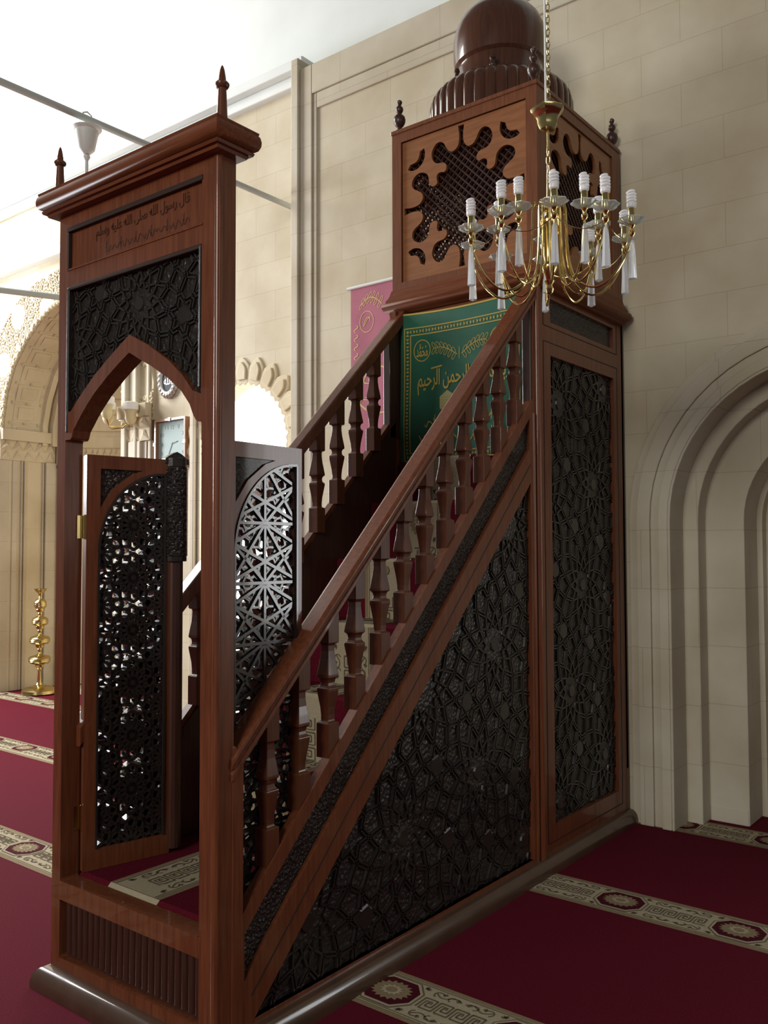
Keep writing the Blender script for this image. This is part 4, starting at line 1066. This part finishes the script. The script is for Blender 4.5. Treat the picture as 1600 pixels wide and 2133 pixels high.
for x, z in ((kx0 + .01, kcz), (kx1 - .01, kcz), (kcx, kz1 - .01)): b.box((x - .014, YL - .062, z - .014), (x + .014, YL - .05, z + .014), SILV)
b.build('corner_clip', ck)

# ------------------------------------------------------------------ round ornate plaque
pc = (-4.42, YL, 3.10); OV = mat('silver_baroque_frame', (.55, .53, .50), .35, metal=.6); OVD = mat('dark_oval_picture', (.03, .035, .04), .6, spec=.2)
pl = thing('round_plaque', pc, 'small oval wall plaque with ornate silver frame above the square clock', 'plaque')
b = MB()
for k in range(20):
    a = 2 * pi * k / 20; b.lathe([(.004, -.03), (.022, -.018), (.03, 0), (.022, .018), (.004, .03)], (pc[0] + .115 * cos(a), YL - .02, pc[2] + .15 * sin(a)), OV, 10)
b.tube([(pc[0] + .10 * cos(2 * pi * k / 32), YL - .022, pc[2] + .132 * sin(2 * pi * k / 32)) for k in range(32)], .02, OV, 8, closed=True)
b.build('frame', pl, smooth=True)
b = MB(); b.prism([(pc[0] + .095 * cos(2 * pi * k / 28), pc[2] + .125 * sin(2 * pi * k / 28)) for k in range(28)], XZ(YL), 0, .022, OVD); b.build('picture', pl)
b = MB(); b.text('\ufdf2', XZ(YL), pc[0] - .055, pc[0] + .055, pc[2] - .05, pc[2] + .06, .022, .026, OV); b.build('emblem', pl)

# ------------------------------------------------------------------ wall sconce
sx, sy, sz = -4.86, YL - .05, 2.78
sc = thing('wall_sconce', (sx, YL, sz), 'brass wall sconce with frosted glass shades on the pilaster beside the mihrab', 'sconce')
FROST = mat('frosted_amber_glass', (.85, .74, .45), .35, trans=.25); CAPW = mat('white_shade_rim', (.9, .9, .88), .5)
b = MB(); b.lathe([(.001, -.075), (.03, -.06), (.042, 0), (.03, .06), (.001, .075)], (sx, sy - .04, sz), BRASSM, 20, wob=lambda a, i: 1 if abs(cos(a)) > .0 else 1); b.build('back_plate', sc, smooth=True)
for k, (dx, dy, dz) in enumerate(((-.20, -.16, .02), (-.02, -.30, .035), (.12, -.14, -.01))):
    c = (sx + dx, sy + dy, sz + dz)
    b = MB(); b.tube([(sx, sy - .05, sz - .02), (sx + dx * .4, sy + dy * .5, sz - .09), (sx + dx * .8, sy + dy * .9, sz - .10), (c[0], c[1], c[2] - .06)], .007, BRASSM, 8); b.build('arm', sc, smooth=True)
    b = MB(); b.lathe([(.012, -.075), (.038, -.055), (.052, -.02), (.050, .02), (.060, .055), (.066, .07), (.055, .055), (.045, .0)], (c[0], c[1], c[2]), FROST, 20); sh = b.build('glass_shade', sc, smooth=True)
    b = MB(); b.lathe([(.063, .058), (.070, .062), (.070, .125), (.060, .132), (.02, .133)], (c[0], c[1], c[2]), CAPW, 20); b.build('shade_rim', sh, smooth=True)

# ------------------------------------------------------------------ tall brass candlestick by the niche
q = (-6.86, 3.50, 0)
cs_ = thing('candlestick', q, 'tall polished brass candlestick with stacked knobs standing at the niche', 'candlestick')
b = MB(); b.lathe([(.20, 0), (.215, .015), (.21, .05), (.16, .085), (.10, .10), (.045, .115), (.03, .14)], q, BRASSM, 40); b.build('foot', cs_, smooth=True)
b = MB(); pr = [(.03, .13)]
for zc, r in ((.42, .135), (.66, .125), (.89, .10), (1.10, .078)):
    pr += [(.018, zc - .15), (.030, zc - .115), (.024, zc - .10), (.045, zc - .09), (.055, zc - .065), (.050, zc - .055), (r * .8, zc - .045), (r, zc - .022), (r * .96, zc - .008), (r, zc), (r * .96, zc + .010), (r, zc + .020), (r * .85, zc + .042), (.05, zc + .058), (.024, zc + .072), (.020, zc + .09)]
pr += [(.016, 1.20), (.026, 1.22), (.03, 1.235)]
b.lathe(pr, q, BRASSM, 36); b.build('knobbed_stem', cs_, smooth=True)
b = MB(); b.lathe([(.03, 1.235), (.06, 1.26), (.075, 1.285), (.085, 1.29), (.07, 1.285), (.02, 1.28)], q, BRASSM, 28); b.build('drip_cup', cs_, smooth=True)
cs_.scale = (.86, .86, .88)
